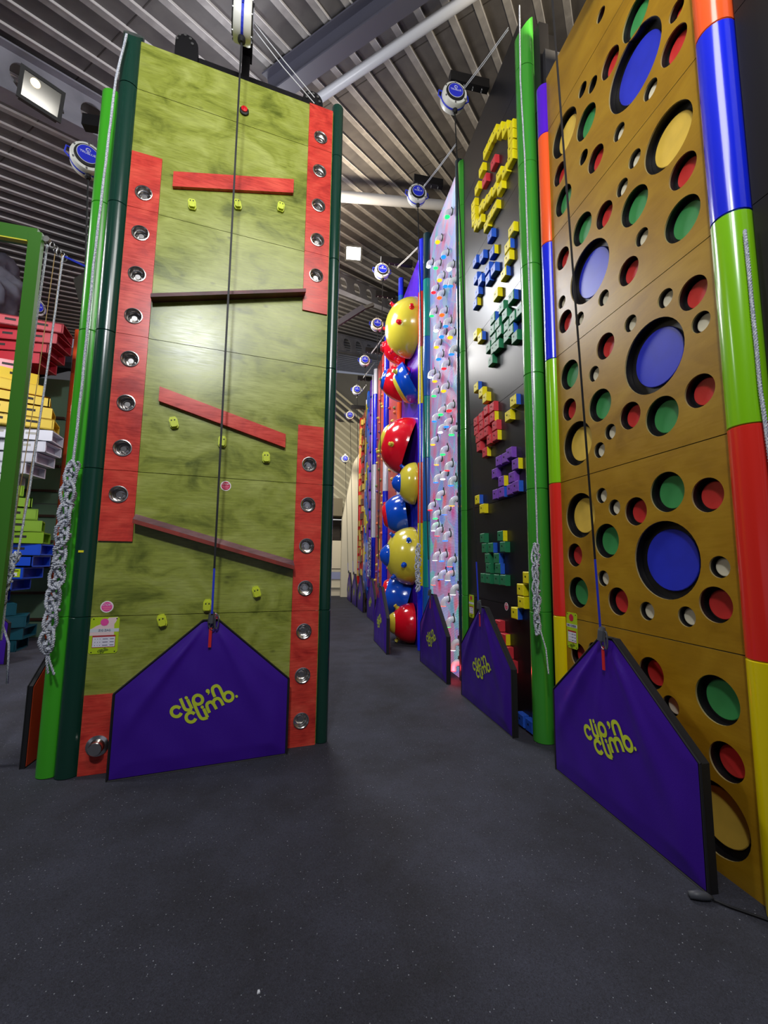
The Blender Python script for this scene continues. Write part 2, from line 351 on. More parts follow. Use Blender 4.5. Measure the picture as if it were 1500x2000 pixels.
o = MB().lathe([(0.0, -0.12), (0.09, -0.08), (0.12, 0), (0.09, 0.08), (0, 0.12)], (0, 0, 0), (0, 0, 1), 14)
tag(part('globe_lamp', o, mat('lit_globe', (255, 244, 214), 0.5, emit=6), loc=(0.32, 19.0, 3.75)), 'small lit white globe lamp at the corridor end beside the dark pipe', 'lamp')

# ------------------------------------------------------------------ wall kit
MOD = 1.2175
_pipe = {}
def pipe(root, x, y, top, r, cols, n0=0, label=None, name='corner_pipe', names=None, slant=False):
    z = 0.0; k = 0
    while z < top-0.02:
        h = min(MOD, top-z); c = cols[k % len(cols)]; key = (round(r, 3), round(h, 3), slant and z+h > top-0.03)
        if key not in _pipe:
            if key[2]:
                mb = MB(); n = 20
                mb.tube([(0, 0, 0.004), (0, 0, h-0.02)], r, n)
                for i in range(n): 
                    vx = mb.v[n+i]; mb.v[n+i] = (vx[0], vx[1], vx[2]+(vx[1])*1.4-0.06)
            else: mb = MB().lathe([(r-0.007, 0), (r, 0.006), (r, h-0.006), (r-0.007, h)], (0, 0, 0), (0, 0, 1), 24)
            _pipe[key] = mb
        mm = pmat(c) if isinstance(c, str) else c
        part(name, _pipe[key].mesh(name, [mm], SM), None, root, smooth=False, loc=(x, y, z))
        z += h; k += 1

def wall_root(name_label, yfar, X=2.34): 
    return thing('climbing_wall', name_label, 'climbing wall', (X, yfar, 0), -PI/2)
# local frame: x along the wall (left to right seen from the front), y into the wall, z up; front face at y=0

# ------------------------------------------------------------------ belay gate (padded triangular mat)
def seg(p, r_): return [(p[0], p[1])]
Z1 = [(240, 640, .456, .465), (1185, 370, .847, .541), (495, 745, .563, .408), (620, 430, .607, .539), (330, 640, .493, .461)]
Am = np.array([[a, b_, 1] for a, b_, _, _ in Z1]); SX = np.linalg.lstsq(Am, np.array([q[2] for q in Z1]), rcond=None)[0]; SZ = np.linalg.lstsq(Am, np.array([q[3] for q in Z1]), rcond=None)[0]
def arcp(cx, cy, r, a0, a1, n=18): return [(cx+r*math.cos(math.radians(a0+(a1-a0)*i/n)), cy+r*math.sin(math.radians(a0+(a1-a0)*i/n))) for i in range(n+1)]
def smoothp(pts, it=3):
    for _ in range(it):
        q = [pts[0]]
        for a, b_ in zip(pts[:-1], pts[1:]):
            q += [(a[0]*.75+b_[0]*.25, a[1]*.75+b_[1]*.25), (a[0]*.25+b_[0]*.75, a[1]*.25+b_[1]*.75)]
        q.append(pts[-1]); pts = q
    return pts
LOGO = [  # strokes traced as lettering: c l i p 'n c l i m b
    arcp(237, 640, 88, -42, -345, 22),
    smoothp([(305, 405), (345, 500), (385, 600), (450, 615), (512, 590)]), [(430, 420), (512, 590)],
    arcp(620, 425, 84, 0, 360, 28), smoothp([(533, 430), (545, 490), (600, 620), (650, 735), (700, 785), (795, 755)]),
    [(722, 590), (795, 755)], arcp(495, 742, 86, -42, -345, 22),
    smoothp([(832, 668), (790, 580), (775, 500), (850, 455), (905, 500), (958, 600)]), smoothp([(905, 500), (905, 430), (985, 390), (1045, 440), (1085, 530)]),
    smoothp([(930, 372), (890, 285), (880, 200), (960, 155), (1015, 190), (1050, 270), (1105, 400)]),
    arcp(1185, 368, 84, 0, 360, 28)]
DOTS = [(412, 390, 31), (697, 560, 31), (798, 262, 38), (1340, 362, 27)]
def logo_mb(y=-0.004):
    mb = MB(); f = lambda p: (SX[0]*p[0]+SX[1]*p[1]+SX[2], SZ[0]*p[0]+SZ[1]*p[1]+SZ[2])
    for s_i, pts in enumerate(LOGO):
        P = [Vector((*p, 0)) for p in pts]; L = []; R = []
        for i, p in enumerate(P):
            d = (P[min(i+1, len(P)-1)]-P[max(i-1, 0)])
            if (P[0]-P[-1]).length < 1 and i in (0, len(P)-1): d = P[1]-P[-2]
            d.normalize(); nn = Vector((-d.y, d.x, 0))*29; L.append(f(p+nn)); R.append(f(p-nn))
        yy = y-0.0002*s_i; k = len(P)
        mb.add([(a, yy, b_) for a, b_ in L]+[(a, yy, b_) for a, b_ in R], [(i, i+1, k+i+1, k+i) for i in range(k-1)])
    for j, (x, y_, r) in enumerate(DOTS):
        pts = [f((x+r*math.cos(2*PI*i/16), y_+r*math.sin(2*PI*i/16))) for i in range(16)]
        mb.add([(a, y-0.003, b_) for a, b_ in pts], [tuple(range(16))])
    q = [f(p) for p in ((822, 245), (840, 290), (806, 338), (800, 330), (806, 295), (785, 290))]
    mb.add([(a, y-0.003, b_) for a, b_ in q], [tuple(range(6))])
    return mb
GW, GS, GA = 1.35, 0.64, 1.18
GP = [(0, 0), (GW, 0), (GW, GS), (0.735, GA), (0.615, GA), (0, GS)]
def gtop(x):
    pts = [(0, GS), (0.615, GA), (0.735, GA), (GW, GS)]
    for a, b_ in zip(pts[:-1], pts[1:]):
        if a[0] <= x <= b_[0]: return a[1]+(b_[1]-a[1])*(x-a[0])/(b_[0]-a[0])
    return GS
def bulge(x, z):
    ex = min(x, GW-x); ez = min(z, gtop(x)-z); e = max(0, min(1, min(ex, ez)/0.12))
    ang = math.atan2(x-0.675, GA+0.04-z); rr = math.hypot(x-0.675, GA+0.04-z)
    fold = 0.020*math.exp(-((ang+0.62)/0.07)**2)+0.014*math.exp(-((ang-0.5)/0.09)**2)+0.006*math.exp(-((ang+0.2)/0.05)**2)*max(0, 1-rr) + 0.013*math.exp(-((ang+0.95)/0.06)**2)
    wav = 0.0035*math.sin(x*17+z*5)*math.sin(z*11+1)
    return e*(0.012+fold+wav)
def gate_meshes():
    front = MB(); nx, nz = 54, 44; m_ = 0.013
    idx = {}
    for i in range(nx+1):
        x = m_+(GW-2*m_)*i/nx; t_ = gtop(x)-m_
        for j in range(nz+1):
            z = m_+(t_-m_)*j/nz; idx[i, j] = len(front.v); front.v.append((x, -0.004-bulge(x, z), z))
    for i in range(nx):
        for j in range(nz): front.f.append((idx[i, j], idx[i+1, j], idx[i+1, j+1], idx[i, j+1])); front.m.append(0)
    core = MB().prism(GP, 0.0, 0.055, 0)
    bord = MB(); n = len(GP)
    P = [(p[0], -0.002, p[1]) for p in GP]
    for i in range(n):
        bord.tube([P[i], P[(i+1) % n]], 0.0085, 6)
    back = MB().prism([(min(max(x, .012), GW-.012), min(z+.012 if z < .1 else z-.012, GA-.012)) for x, z in GP], 0.055, 0.06)
    lg = logo_mb(0)
    # press the print onto the cloth
    vs = []
    for x, y, z in lg.v: vs.append((x, -0.0065-bulge(x, z)+y, z))
    lg.v = vs
    apex = 0.675
    strap = MB().box(apex-0.012, apex+0.012, -0.04, -0.034, GA-0.22, GA-0.06)
    ring = MB().tube([(apex+0.022*math.cos(a), -0.036, GA-0.02+0.04*math.sin(a)) for a in np.linspace(0, 2*PI, 17)], 0.005, 6, caps=False)
    carab = MB().tube([(apex+0.01, -0.04, GA+0.075), (apex+0.004, -0.042, GA+0.05), (apex-0.002, -0.046, GA-0.02)], [0.018, 0.026, 0.026], 10)
    carab.tube([(apex+0.045+0.014*math.cos(a), -0.045, GA-0.01+0.06*math.sin(a)) for a in np.linspace(0, 2*PI, 15)], 0.006, 6, caps=False)
    hook = MB().tube([(apex+0.02*math.cos(a)+0.01, -0.04, GA-0.05+0.028*math.sin(a)) for a in np.linspace(0, 2*PI, 13)], 0.004, 6, caps=False)
    return dict(cover=front.mesh('cover', [m_cover], True), body=core.mesh('padding', [m_border]), border=bord.mesh('border', [m_border]), back=back.mesh('back_cover', [m_orange_cover]),
                logo=lg.mesh('printed_lettering', [m_logo]), strap=strap.mesh('pull_strap', [m_strap_r]), ring=ring.mesh('ring', [m_steel]), carab=carab.mesh('swivel_clip', [m_grey_pl]), hook=hook.mesh('clip_ring', [m_steel]))
GM = gate_meshes()
def gate(label, loc, rz, logo=True, clip=True):
    t = thing('belay_gate', label, 'mat', loc, rz, 'padded triangular belay gates at the foot of the climbing walls')
    part('padding', GM['body'], None, t); part('cover', GM['cover'], None, t, 'purple vinyl front cover'); part('border', GM['border'], None, t)
    part('back_cover', GM['back'], None, t, 'orange red back cover')
    part('printed_lettering', GM['logo'], None, t, "lime lettering clip 'n climb")
    if clip:
        c = part('swivel_clip', GM['carab'], None, t, 'grey swivel clip'); part('clip_ring', GM['hook'], None, c); part('pull_strap', GM['strap'], None, t, 'red pull strap'); part('ring', GM['ring'], None, t)
    return t
gate('purple triangular mat with lime lettering leaning on the green and red zigzag wall', (-1.397, 3.782, 0), math.radians(10.6))
gate('large purple triangular mat at right in front of the ochre wall with round holes', (2.13, 3.385, 0), -PI/2)
gate('purple triangular mat in front of the black wall with coloured blocks', (2.08, 5.37, 0), -PI/2)
gate('purple triangular mat in front of the glowing pipe elbow wall', (2.05, 7.2, 0), -PI/2)
gate('purple triangular mat beside the bottom red and blue domes', (1.585, 9.15, 0), -PI/2)
gate('purple triangular mat in front of the second red brown wall with small holds', (2.02, 12.98, 0), -PI/2)
gate('purple triangular mat at the foot of the blue and yellow slab wall', (2.03, 15.3, 0), -PI/2)
gate('purple triangular mat at the foot of the farthest red wall, second from the end', (2.03, 16.95, 0), -PI/2)
gate('small purple triangular mat at the far end of the corridor, last in the row', (2.03, 18.7, 0), -PI/2)
gate('triangular mat seen edge on with orange red back, left of the bright green pipe', (-2.16, 5.46, 0), -PI/2).scale = (1, 0.6, 1)
gate('purple mat edge standing before the coloured crate tower at the left border', (-5.86, 7.9, 0), 0, clip=False)

# ------------------------------------------------------------------ auto belay devices
m_drum = mat('white_drum_housing', (214, 214, 206), 0.35)
m_disc = mat('blue_disc_label', (30, 44, 196), 0.35)
def text_mesh(txt, size, m, name='lettering', extrude=0.0006, align='CENTER'):
    cu = bpy.data.curves.new(name, 'FONT'); cu.body = txt; cu.size = size; cu.extrude = extrude; cu.align_x = align; cu.align_y = 'CENTER'; cu.resolution_u = 3
    ob = bpy.data.objects.new(name, cu); COL.objects.link(ob); bpy.context.view_layer.update()
    me = bpy.data.meshes.new_from_object(ob.evaluated_get(bpy.context.evaluated_depsgraph_get())); bpy.data.objects.remove(ob); bpy.data.curves.remove(cu)
    me.transform(Matrix.Rotation(PI/2, 4, 'X')); me.materials.clear(); me.materials.append(m); me.name = name; return me
TB = text_mesh('TRUBLUE', 0.036, m_white)
TB.transform(Matrix.Translation((0, -0.101, -0.185)))
# local: hang point at origin, disc faces -y, drum centre 0.19 below
DR = 0.17
def belay_meshes():
    c = (0, 0, -0.2); d = {}
    d['housing'] = MB().lathe([(0.125, -0.085), (DR-0.008, -0.08), (DR, -0.06), (DR, 0.06), (DR-0.008, 0.08), (0.125, 0.085)], c, (0, 1, 0), 32).mesh('housing', [m_drum], SM)
    rg = MB().lathe([(0.0, 0), (0.128, 0), (0.132, 0.012), (0.132, 0.02)], (0, -0.083-0.012, -0.2), (0, 1, 0), 32)
    d['cap'] = rg.mesh('side_cap', [m_black], SM)
    d['rim'] = MB().tube([(0.103*math.cos(a), -0.097, -0.19+0.103*math.sin(a)) for a in np.linspace(0, 2*PI, 33)], 0.003, 6, caps=False).mesh('disc_rim', [m_white])
    d['disc'] = MB().lathe([(0.0, 0), (0.1, 0), (0.1, 0.004)], (0, -0.1, -0.19), (0, 1, 0), 32).mesh('round_label', [m_disc])
    sw = MB().tube([(0.0+(0.03-0.0035*k*0.5)*math.cos(k*0.5)*0.8, -0.1015, -0.145+(0.03-0.0035*k*0.5)*math.sin(k*0.5)*0.8) for k in range(14)], 0.0025, 5)
    sw.tube([(0.022*math.cos(a), -0.1015, -0.145+0.022*math.sin(a)) for a in np.linspace(0, 2*PI, 19)], 0.002, 5, caps=False)
    d['swirl'] = sw.mesh('swirl_mark', [m_white])
    bd = MB().lathe([(DR+0.001, -0.012), (DR+0.004, -0.011), (DR+0.004, 0.011), (DR+0.001, 0.012)], c, (0, 1, 0), 32, cap=False); d['band'] = bd.mesh('blue_band', [m_strap_b])
    d['bolts'] = MB().lathe([(0.011, -0.09), (0.011, 0.09)], (0, 0, 0), (0, 1, 0), 8).mesh('bolt', [m_steel])
    nz = MB().lathe([(0.03, 0), (0.036, -0.02), (0.036, -0.045), (0.02, -0.06)], (0.02, 0, -0.2-DR+0.012), (0, 0, 1), 12); d['nozzle'] = nz.mesh('webbing_guide', [m_black], SM)
    h = MB(); h.tube([((DR-0.02), 0, -0.13), ((DR+0.035), 0, -0.12), ((DR+0.045), 0, -0.2), ((DR-0.0), 0, -0.24)], 0.009, 6)
    d['handles'] = h.mesh('handle', [m_strap_b])
    k_ = MB()
    for s_ in (0,): k_.tube([(s_*0.5+0.014*math.cos(a), 0, -0.0+0.045*math.sin(a)) for a in np.linspace(0, 2*PI, 13)], 0.006, 6, caps=False)
    d['carab'] = k_.mesh('carabiner', [m_steel])
    return d
BMm = belay_meshes()
def auto_belay(label, loc, rz, end, scale=1.0):
    t = thing('auto_belay', label, 'belay device', loc, rz, 'auto belay devices hanging above the climbing walls')
    part('housing', BMm['housing'], None, t, 'white drum housing'); c = part('side_cap', BMm['cap'], None, t); part('round_label', BMm['disc'], None, t, 'blue round label')
    part('disc_rim', BMm['rim'], None, t); part('swirl_mark', BMm['swirl'], None, t); part('lettering', TB, None, t, 'white word TRUBLUE')
    part('blue_band', BMm['band'], None, t, 'blue band around the drum'); 
    for k in range(6):
        a = PI/6+k*PI/3; part('bolt', BMm['bolts'], None, t, loc=(0.15*math.cos(a), 0, -0.2+0.15*math.sin(a)))
    o = part('side_cap', BMm['cap'], None, t); o.location = (0, 0, 0); o.rotation_euler = (0, 0, PI)
    part('webbing_guide', BMm['nozzle'], None, t); part('handle', BMm['handles'], None, t); part('handle', BMm['handles'], None, t).rotation_euler = (0, 0, PI)
    for s_ in (-0.025, 0.025): part('carabiner', BMm['carab'], None, t, loc=(s_, 0, 0))
    if end is not None:
        R_ = Matrix.Rotation(-rz, 3, 'Z'); e = R_ @ (Vector(end)-Vector(loc))
        a = Vector((0.02, 0, -0.42)); u_ = (e-a); wd = 0.0085
        m = MB(); side = (R_ @ Vector((1, 0, 0)))*wd; th = R_ @ Vector((0, 0.0012, 0))
        def rib(p, q, mi): m.add([p-side-th, p+side-th, p+side+th, p-side+th, q-side-th, q+side-th, q+side+th, q-side+th], [(0, 1, 5, 4), (1, 2, 6, 5), (2, 3, 7, 6), (3, 0, 4, 7), (0, 3, 2, 1), (4, 5, 6, 7)], mi)
        rib(a, a+u_*0.93, 0); rib(a+u_*0.93, e, 1)
        part('webbing', m, [m_black, m_strap_b], t, 'long black webbing with a blue lower end')
    return t
ua = Vector((math.cos(0.15383), math.sin(0.15383), 0)); na = Vector((math.sin(0.15383), -math.cos(0.15383), 0))
auto_belay('white drum seen edge on with a blue stripe at the top, above the green wall', (-0.72, 3.72, 7.03), math.radians(98.8), (-0.715, 3.83, 1.24))
auto_belay('large round auto belay with bright blue label left of the bright green pipe', (-2.57, 5.0, 6.44), math.radians(24), (-2.2, 4.8, 1.26))
BP = [('round auto belay hanging at the black wall, highest and darkest of the right row', (1.83, 4.85, 8.16), (2.03, 4.70, 1.24)),
      ('round auto belay hanging above the glowing elbow wall in front of the roof tube', (1.85, 6.8, 8.5), (2.0, 6.52, 1.24)),
      ('round auto belay hanging above the big yellow dome near the lit floodlight', (1.61, 8.95, 8.50), (1.53, 8.48, 1.24)),
      ('round auto belay with its webbing, just left of the big yellow dome', (1.86, 11, 8.4), (1.97, 10.9, 1.3)),
      ('round auto belay above the second red brown wall, fifth along the corridor', (1.81, 13, 8.3), (1.96, 12.31, 1.24)),
      ('round auto belay at the white pole of the slab wall, sixth along the corridor', (1.82, 15, 8.12), (1.97, 14.63, 1.24)),
      ('seventh round auto belay along the corridor, under a short black arm', (1.79, 17, 7.84), (1.97, 16.28, 1.24)),
      ('lowest and farthest round auto belay at the corridor end', (1.83, 19, 6.48), (1.97, 18.03, 1.24))]
for lb, lc, en in BP: auto_belay(lb, lc, 0, en)
auto_belay('auto belay above the right ochre wall, only its webbing in the picture', (1.59, 2.43, 8.6), -0.3, (2.08, 2.71, 1.24))

def arm(root, x, z, L=0.62, y0=0.0):
    a = part('support_arm', MB().box(x-0.045, x+0.045, -L, y0, z-0.07, z+0.07), m_blackmetal, root, 'black steel support arm')
    for k, yy in enumerate((-L+0.06, -L+0.2, -L+0.33, -L+0.46)): part('eye_bolt', MB().tube([(x+0.018*math.cos(q), yy, z-0.085+0.02*math.sin(q)) for q in np.linspace(0, 2*PI, 9)], 0.005, 5, caps=False), m_steel, a)
    return a
def steel_body(root, w, top, depth=0.5, x0=0.0, gap=0.075):
    return part('back_frame', MB().box(x0, w, gap, depth, 0.0, top-0.02), m_dark, root)

# ------------------------------------------------------------------ LEFT WALL (green and red zigzag)
AL = 0.15383
LW = thing('climbing_wall', 'green stained plywood climbing wall with red strips, chrome cups and zigzag ledges', 'climbing wall', (-1.66, 3.912, 0), AL)
W = 1.87; G_ = 0.0025
CUPS = [(1.727, 0.23+0.4*k) for k in range(7)]+[(1.736, z) for z in (4.625, 5.025, 5.42, 5.823, 6.222)]+[(0.128, 2.23+0.4*k) for k in range(8)]
def holed(name, x0, x1, z0, z1, th, y0, m, label=None):
    hs = [(x, z, 0.060) for x, z in CUPS if x0 < x < x1 and z0+0.061 < z < z1-0.061]
    me = xz(curve_panel(name, [(x0, z0), (x1, z0), (x1, z1), (x0, z1)], hs, th, res=24), y0+th/2); me.materials.append(m)
    part(name, me, None, LW, label)
for k in range(6):
    z0 = k*MOD; z1 = min(z0+MOD, 6.6)
    holed('panel', 0.0, W, z0+G_, z1-G_, 0.018, 0.0, m_green_ply)
part('back_frame', MB().box(0.02, W-0.02, 0.075, 0.9, 0.0, 6.55), m_dark, LW)
def strip(x0, x1, z0, z1):
    zz = z0
    while zz < z1-0.01:
        nx = min((math.floor(zz/MOD+1e-3)+1)*MOD, z1)
        holed('red_strip', x0, x1, zz+0.002, nx-0.002, 0.015, -0.016, m_red_ply, 'red stained plywood strip'); zz = nx
strip(0.005, 0.256, 1.832, 5.43); strip(0.005, 0.256, 0.0, 0.606)
strip(1.608, 1.862, 4.22, 6.6); strip(1.608, 1.862, 0.0, 3.02)
def cup_me(big):
    mb = MB()
    if not big: mb.lathe([(0.068, -0.018), (0.072, -0.023), (0.066, -0.024), (0.060, -0.02), (0.058, 0.02), (0.05, 0.024), (0.048, 0.045), (0.04, 0.05), (0.038, 0.066), (0.0, 0.068)], (0, 0, 0), (0, 1, 0), 28, cap=False)
    mb.lathe([(0.026, 0.066), (0.026, 0.03), (0.022, 0.026), (0.0, 0.026)], (0, 0, 0), (0, 1, 0), 24) if not big else mb.lathe([(0.08, -0.017), (0.08, -0.022), (0.055, -0.03), (0.05, -0.09), (0.045, -0.095), (0.0, -0.095)], (0, 0, 0), (0, 1, 0), 28)
    return mb.mesh('chrome_cup', [m_chrome], SM)
CU, CUB = cup_me(False), cup_me(True)
for z in [0.23+0.4*k for k in range(7)]: part('chrome_cup', CU, None, LW, 'chrome cup hold', loc=(1.727, -0.001, z))
for z in (4.625, 5.025, 5.42, 5.823, 6.222): part('chrome_cup', CU, None, LW, 'chrome cup hold', loc=(1.736, -0.001, z))
for z in [2.23+0.4*k for k in range(8)]: part('chrome_cup', CU, None, LW, 'chrome cup hold', loc=(0.128, -0.001, z))
part('chrome_cup', CUB, None, LW, 'protruding chrome cup hold', loc=(0.125, 0, 0.215))
# ledges
def slat(name, p0, p1, hgt, y0, label, m, slope=0.0, mt=None):
    (xa, za), (xb, zb) = p0, p1
    mb = MB().add([(xa, 0, za), (xb, 0, zb), (xb, 0, zb-hgt), (xa, 0, za-hgt), (xa, y0, za-slope), (xb, y0, zb-slope), (xb, y0, zb-hgt), (xa, y0, za-hgt)],
                  [(3, 2, 1, 0), (4, 5, 6, 7), (3, 7, 6, 2), (0, 3, 7, 4), (1, 5, 6, 2)], 0)
    mb.add([(xa, 0, za), (xb, 0, zb), (xb, y0, zb-slope), (xa, y0, za-slope)], [(0, 1, 2, 3)], 1)
    part(name, mb, [m, mt or m], LW, label)
slat('ledge', (0.36, 5.32), (1.47, 5.62), 0.155, -0.035, 'flat red ledge board near the top', m_red_ply)
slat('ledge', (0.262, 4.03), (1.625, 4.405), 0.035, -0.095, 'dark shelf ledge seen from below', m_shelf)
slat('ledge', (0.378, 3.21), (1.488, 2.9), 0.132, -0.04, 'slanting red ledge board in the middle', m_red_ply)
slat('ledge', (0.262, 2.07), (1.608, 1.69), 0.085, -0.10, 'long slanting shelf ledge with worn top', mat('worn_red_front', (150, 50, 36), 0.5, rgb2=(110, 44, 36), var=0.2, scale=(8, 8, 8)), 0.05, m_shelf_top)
def small_hold():
    mb = MB().prism([(-0.035, -0.03), (-0.025, -0.05), (0.025, -0.05), (0.035, -0.03), (0.035, 0.03), (0.022, 0.055), (-0.022, 0.055), (-0.035, 0.03)], -0.02, 0.0)
    k = len(mb.v); mb.prism([(-0.026, -0.028), (-0.018, -0.04), (0.018, -0.04), (0.026, -0.028), (0.026, 0.02), (0.016, 0.035), (-0.016, 0.035), (-0.026, 0.02)], -0.042, -0.02)
    me = mb.mesh('foot_hold', [m_lime]); return me
SHm = small_hold(); bhm = MB().lathe([(0.006, 0), (0.006, -0.002)], (0, 0, 0), (0, 1, 0), 8).mesh('bolt_hole', [m_black])
for x, z in [(0.534, 5.048), (0.938, 5.178), (1.353, 5.283), (0.508, 2.899), (0.92, 2.77), (1.316, 2.658), (0.524, 1.168), (0.874, 1.287), (1.283, 1.397)]:
    h = part('foot_hold', SHm, None, LW, 'small lime yellow foot hold', loc=(x, 0, z)); h.rotation_euler = (0, random.uniform(-0.3, 0.3), 0)
    part('bolt_hole', bhm, None, h, loc=(-0.013, -0.042, 0.018)); part('bolt_hole', bhm, None, h, loc=(0.013, -0.042, 0.018))
bt = part('buzzer_rim', MB().lathe([(0.045, 0), (0.045, -0.02), (0.03, -0.028)], (0, 0, 0), (0, 1, 0), 20), m_black, LW, 'black rim of the red top button', loc=(0.952, 0, 6.229), smooth=SM)
part('red_button', MB().lathe([(0.03, -0.02), (0.03, -0.04), (0.0, -0.046)], (0, 0, 0), (0, 1, 0), 20), mat('red_button', (215, 25, 35), 0.3), bt, smooth=SM)
m_stk_r = mat('sticker_red', (196, 34, 70), 0.35); m_stk_p = mat('sticker_pink', (232, 80, 160), 0.35); m_stk_w = mat('sticker_white', (238, 232, 234), 0.4)
def stop_sticker(root, x, z, r, mm, y=0.0, name='stop_sticker'):
    a = part(name, MB().lathe([(r, 0), (r, -0.0015), (0, -0.0015)], (0, 0, 0), (0, 1, 0), 28), m_stk_w, root, 'round stop sticker', loc=(x, y, z))
    part('red_disc', MB().lathe([(r*0.83, 0), (r*0.83, -0.0008), (0, -0.0008)], (0, -0.0015, 0), (0, 1, 0), 28), mm, a)
    me = text_mesh('STOP!', r*0.55, m_white); me.transform(Matrix.Translation((0, -0.003, r*0.32))); part('lettering', me, None, a, 'white word STOP!')
    part('text_line', MB().box(-r*0.66, r*0.66, -0.0033, -0.0024, -r*0.2, -r*0.05).box(-r*0.5, r*0.5, -0.0033, -0.0024, -r*0.52, -r*0.37), mat('pale_pink_print', (244, 130, 160), 0.5), a)
stop_sticker(LW, 0.971, 2.363, 0.046, m_stk_r); stop_sticker(LW, 0.108, 1.294, 0.047, m_stk_p); stop_sticker(LW, 0.933, 1.176, 0.045, m_stk_r)
def info_sign(root, x0, x1, z0, z1, y=0.0, peel=False, title='ZIG ZAG'):
    w_ = x1-x0; h_ = z1-z0; c = 0.014
    m_l = mat('lime_sign', (176, 204, 30), 0.35)
    poly = [(c, 0), (w_-c, 0), (w_, c), (w_, h_-c), (w_-c, h_), (c, h_), (0, h_-c), (0, c)]
    s_ = part('info_sign', MB().prism(poly, -0.004, -0.0005), m_l, root, 'lime green rules sign', loc=(x0, y, z0))
    yy = -0.0048
    if peel: part('peeled_film', MB().prism([(0.0, h_*0.5), (0.0, h_*0.66), (w_*0.2, h_*0.76), (w_*0.45, h_*0.83), (w_*0.62, h_*0.98), (w_*0.93, h_*0.99), (w_*0.88, h_*0.87), (w_*0.82, h_*0.8), (w_*0.84, h_*0.5)], yy+0.0003, -0.004), mat('pale_pink_film', (232, 205, 205), 0.35), s_)
    part('title_band', MB().box(0.0, w_, yy, -0.004, h_*0.59, h_*0.68), mat('sign_grey', (205, 210, 215), 0.4), s_)
    me = text_mesh(title or '-', h_*0.075, mat('sign_ink', (60, 50, 90), 0.5)); me.transform(Matrix.Translation((w_*0.5, yy-0.0008, h_*0.635))); part('lettering', me, None, s_, 'dark title lettering')
    part('table_frame', MB().box(w_*0.1, w_*0.9, yy, -0.004, h_*0.17, h_*0.50), mat('sign_red', (170, 40, 44), 0.5), s_)
    part('table', MB().box(w_*0.115, w_*0.885, yy-0.0004, -0.004, h_*0.185, h_*0.455), mat('sign_white', (222, 220, 232), 0.5), s_)
    ink = MB()
    for r_ in range(3):
        zz = h_*(0.40-0.085*r_)
        for cx, ww in ((0.2, 0.02), (0.29, 0.02), (0.37, 0.025), (0.55, 0.18), (0.78, 0.14)): ink.box(w_*(cx-ww/2), w_*(cx+ww/2), yy-0.001, yy-0.0004, zz-h_*0.008, zz+h_*0.008)
    part('table_text', ink, mat('sign_ink', (60, 50, 90), 0.5), s_)
    stop_sticker(s_, w_*0.48, h_*0.845, h_*0.1, m_stk_p if peel else m_stk_r, yy, 'stop_sticker') if False else part('stop_disc', MB().lathe([(h_*0.1, 0), (h_*0.1, -0.001), (0, -0.001)], (w_*0.48, yy, h_*0.86), (0, 1, 0), 24), m_stk_p if peel else m_stk_r, s_)
    lg = MB(); 
    lg2 = logo_mb(0); lx = [v[0] for v in lg2.v]; lz = [v[2] for v in lg2.v]; cx, cz = (min(lx)+max(lx))/2, (min(lz)+max(lz))/2
    lg2.v = [((v[0]-cx)*0.15+w_*0.5, yy-0.0005+v[1]*0.02, (v[2]-cz)*0.15+h_*0.085) for v in lg2.v]; part('printed_logo', lg2, mat('sign_green_ink', (50, 70, 20), 0.5), s_)
    for sx, sz in ((0.1, 0.05), (0.9, 0.05), (0.1, 0.95), (0.9, 0.95)): part('screw', MB().lathe([(0.005, 0), (0.004, -0.002), (0, -0.002)], (w_*sx, -0.005, h_*sz), (0, 1, 0), 8), m_black, s_)
info_sign(LW, 0.004, 0.208, 0.921, 1.212, peel=True)
pipe(LW, -0.075, 0.045, 6.78, 0.088, [m_dgreen], label=None, slant=True)
pipe(LW, W+0.058, 0.045, 6.72, 0.062, [m_dgreen])
part('yellow_tag', MB().box(-0.115, -0.078, -0.045, -0.043, 1.735, 1.752), mat('yellow_tag', (226, 220, 30), 0.5), LW, 'small yellow tag')
# black arch frame behind the top
fr = part('top_beam', MB().box(0.42, W-0.2, 0.12, 0.22, 6.45, 6.80), m_blackmetal, LW, 'black steel beam above the top edge')
def round_plate(x, z, w_, h_): return MB().prism([(x-w_, z)]+[(x+w_*math.cos(a), z+h_+w_*math.sin(a)) for a in np.linspace(PI, 0, 9)]+[(x+w_, z)], 0.05, 0.12)
pl = part('end_plate', round_plate(0.38, 6.55, 0.105, 0.27), m_blackmetal, LW, 'black rounded mounting plate with bolts')
pl2 = part('end_plate', round_plate(W-0.22, 6.5, 0.11, 0.22), m_blackmetal, LW, 'black rounded mounting plate with bolts')
for px_, pz_, p_ in ((0.36, 6.83, pl), (W-0.22, 6.72, pl2)):
    for a in np.linspace(0, PI, 5): part('bolt', MB().lathe([(0.014, 0.05), (0.014, 0.035), (0, 0.035)], (px_+0.07*math.cos(a), 0, pz_+0.07*math.sin(a)), (0, 1, 0), 8), m_steel, p_)
part('support_arm', MB().box(0.90, 1.0, -0.35, 0.12, 6.95, 7.05).box(0.90, 0.98, 0.05, 0.12, 6.45, 7.0), m_blackmetal, LW, 'black steel arm holding the auto belay')
# second face of the tower (bright green pipe)
SW = thing('climbing_wall', 'side face of the green tower, only its bright green corner pipe shows', 'climbing wall', (-1.80, 4.0, 0), PI/2)
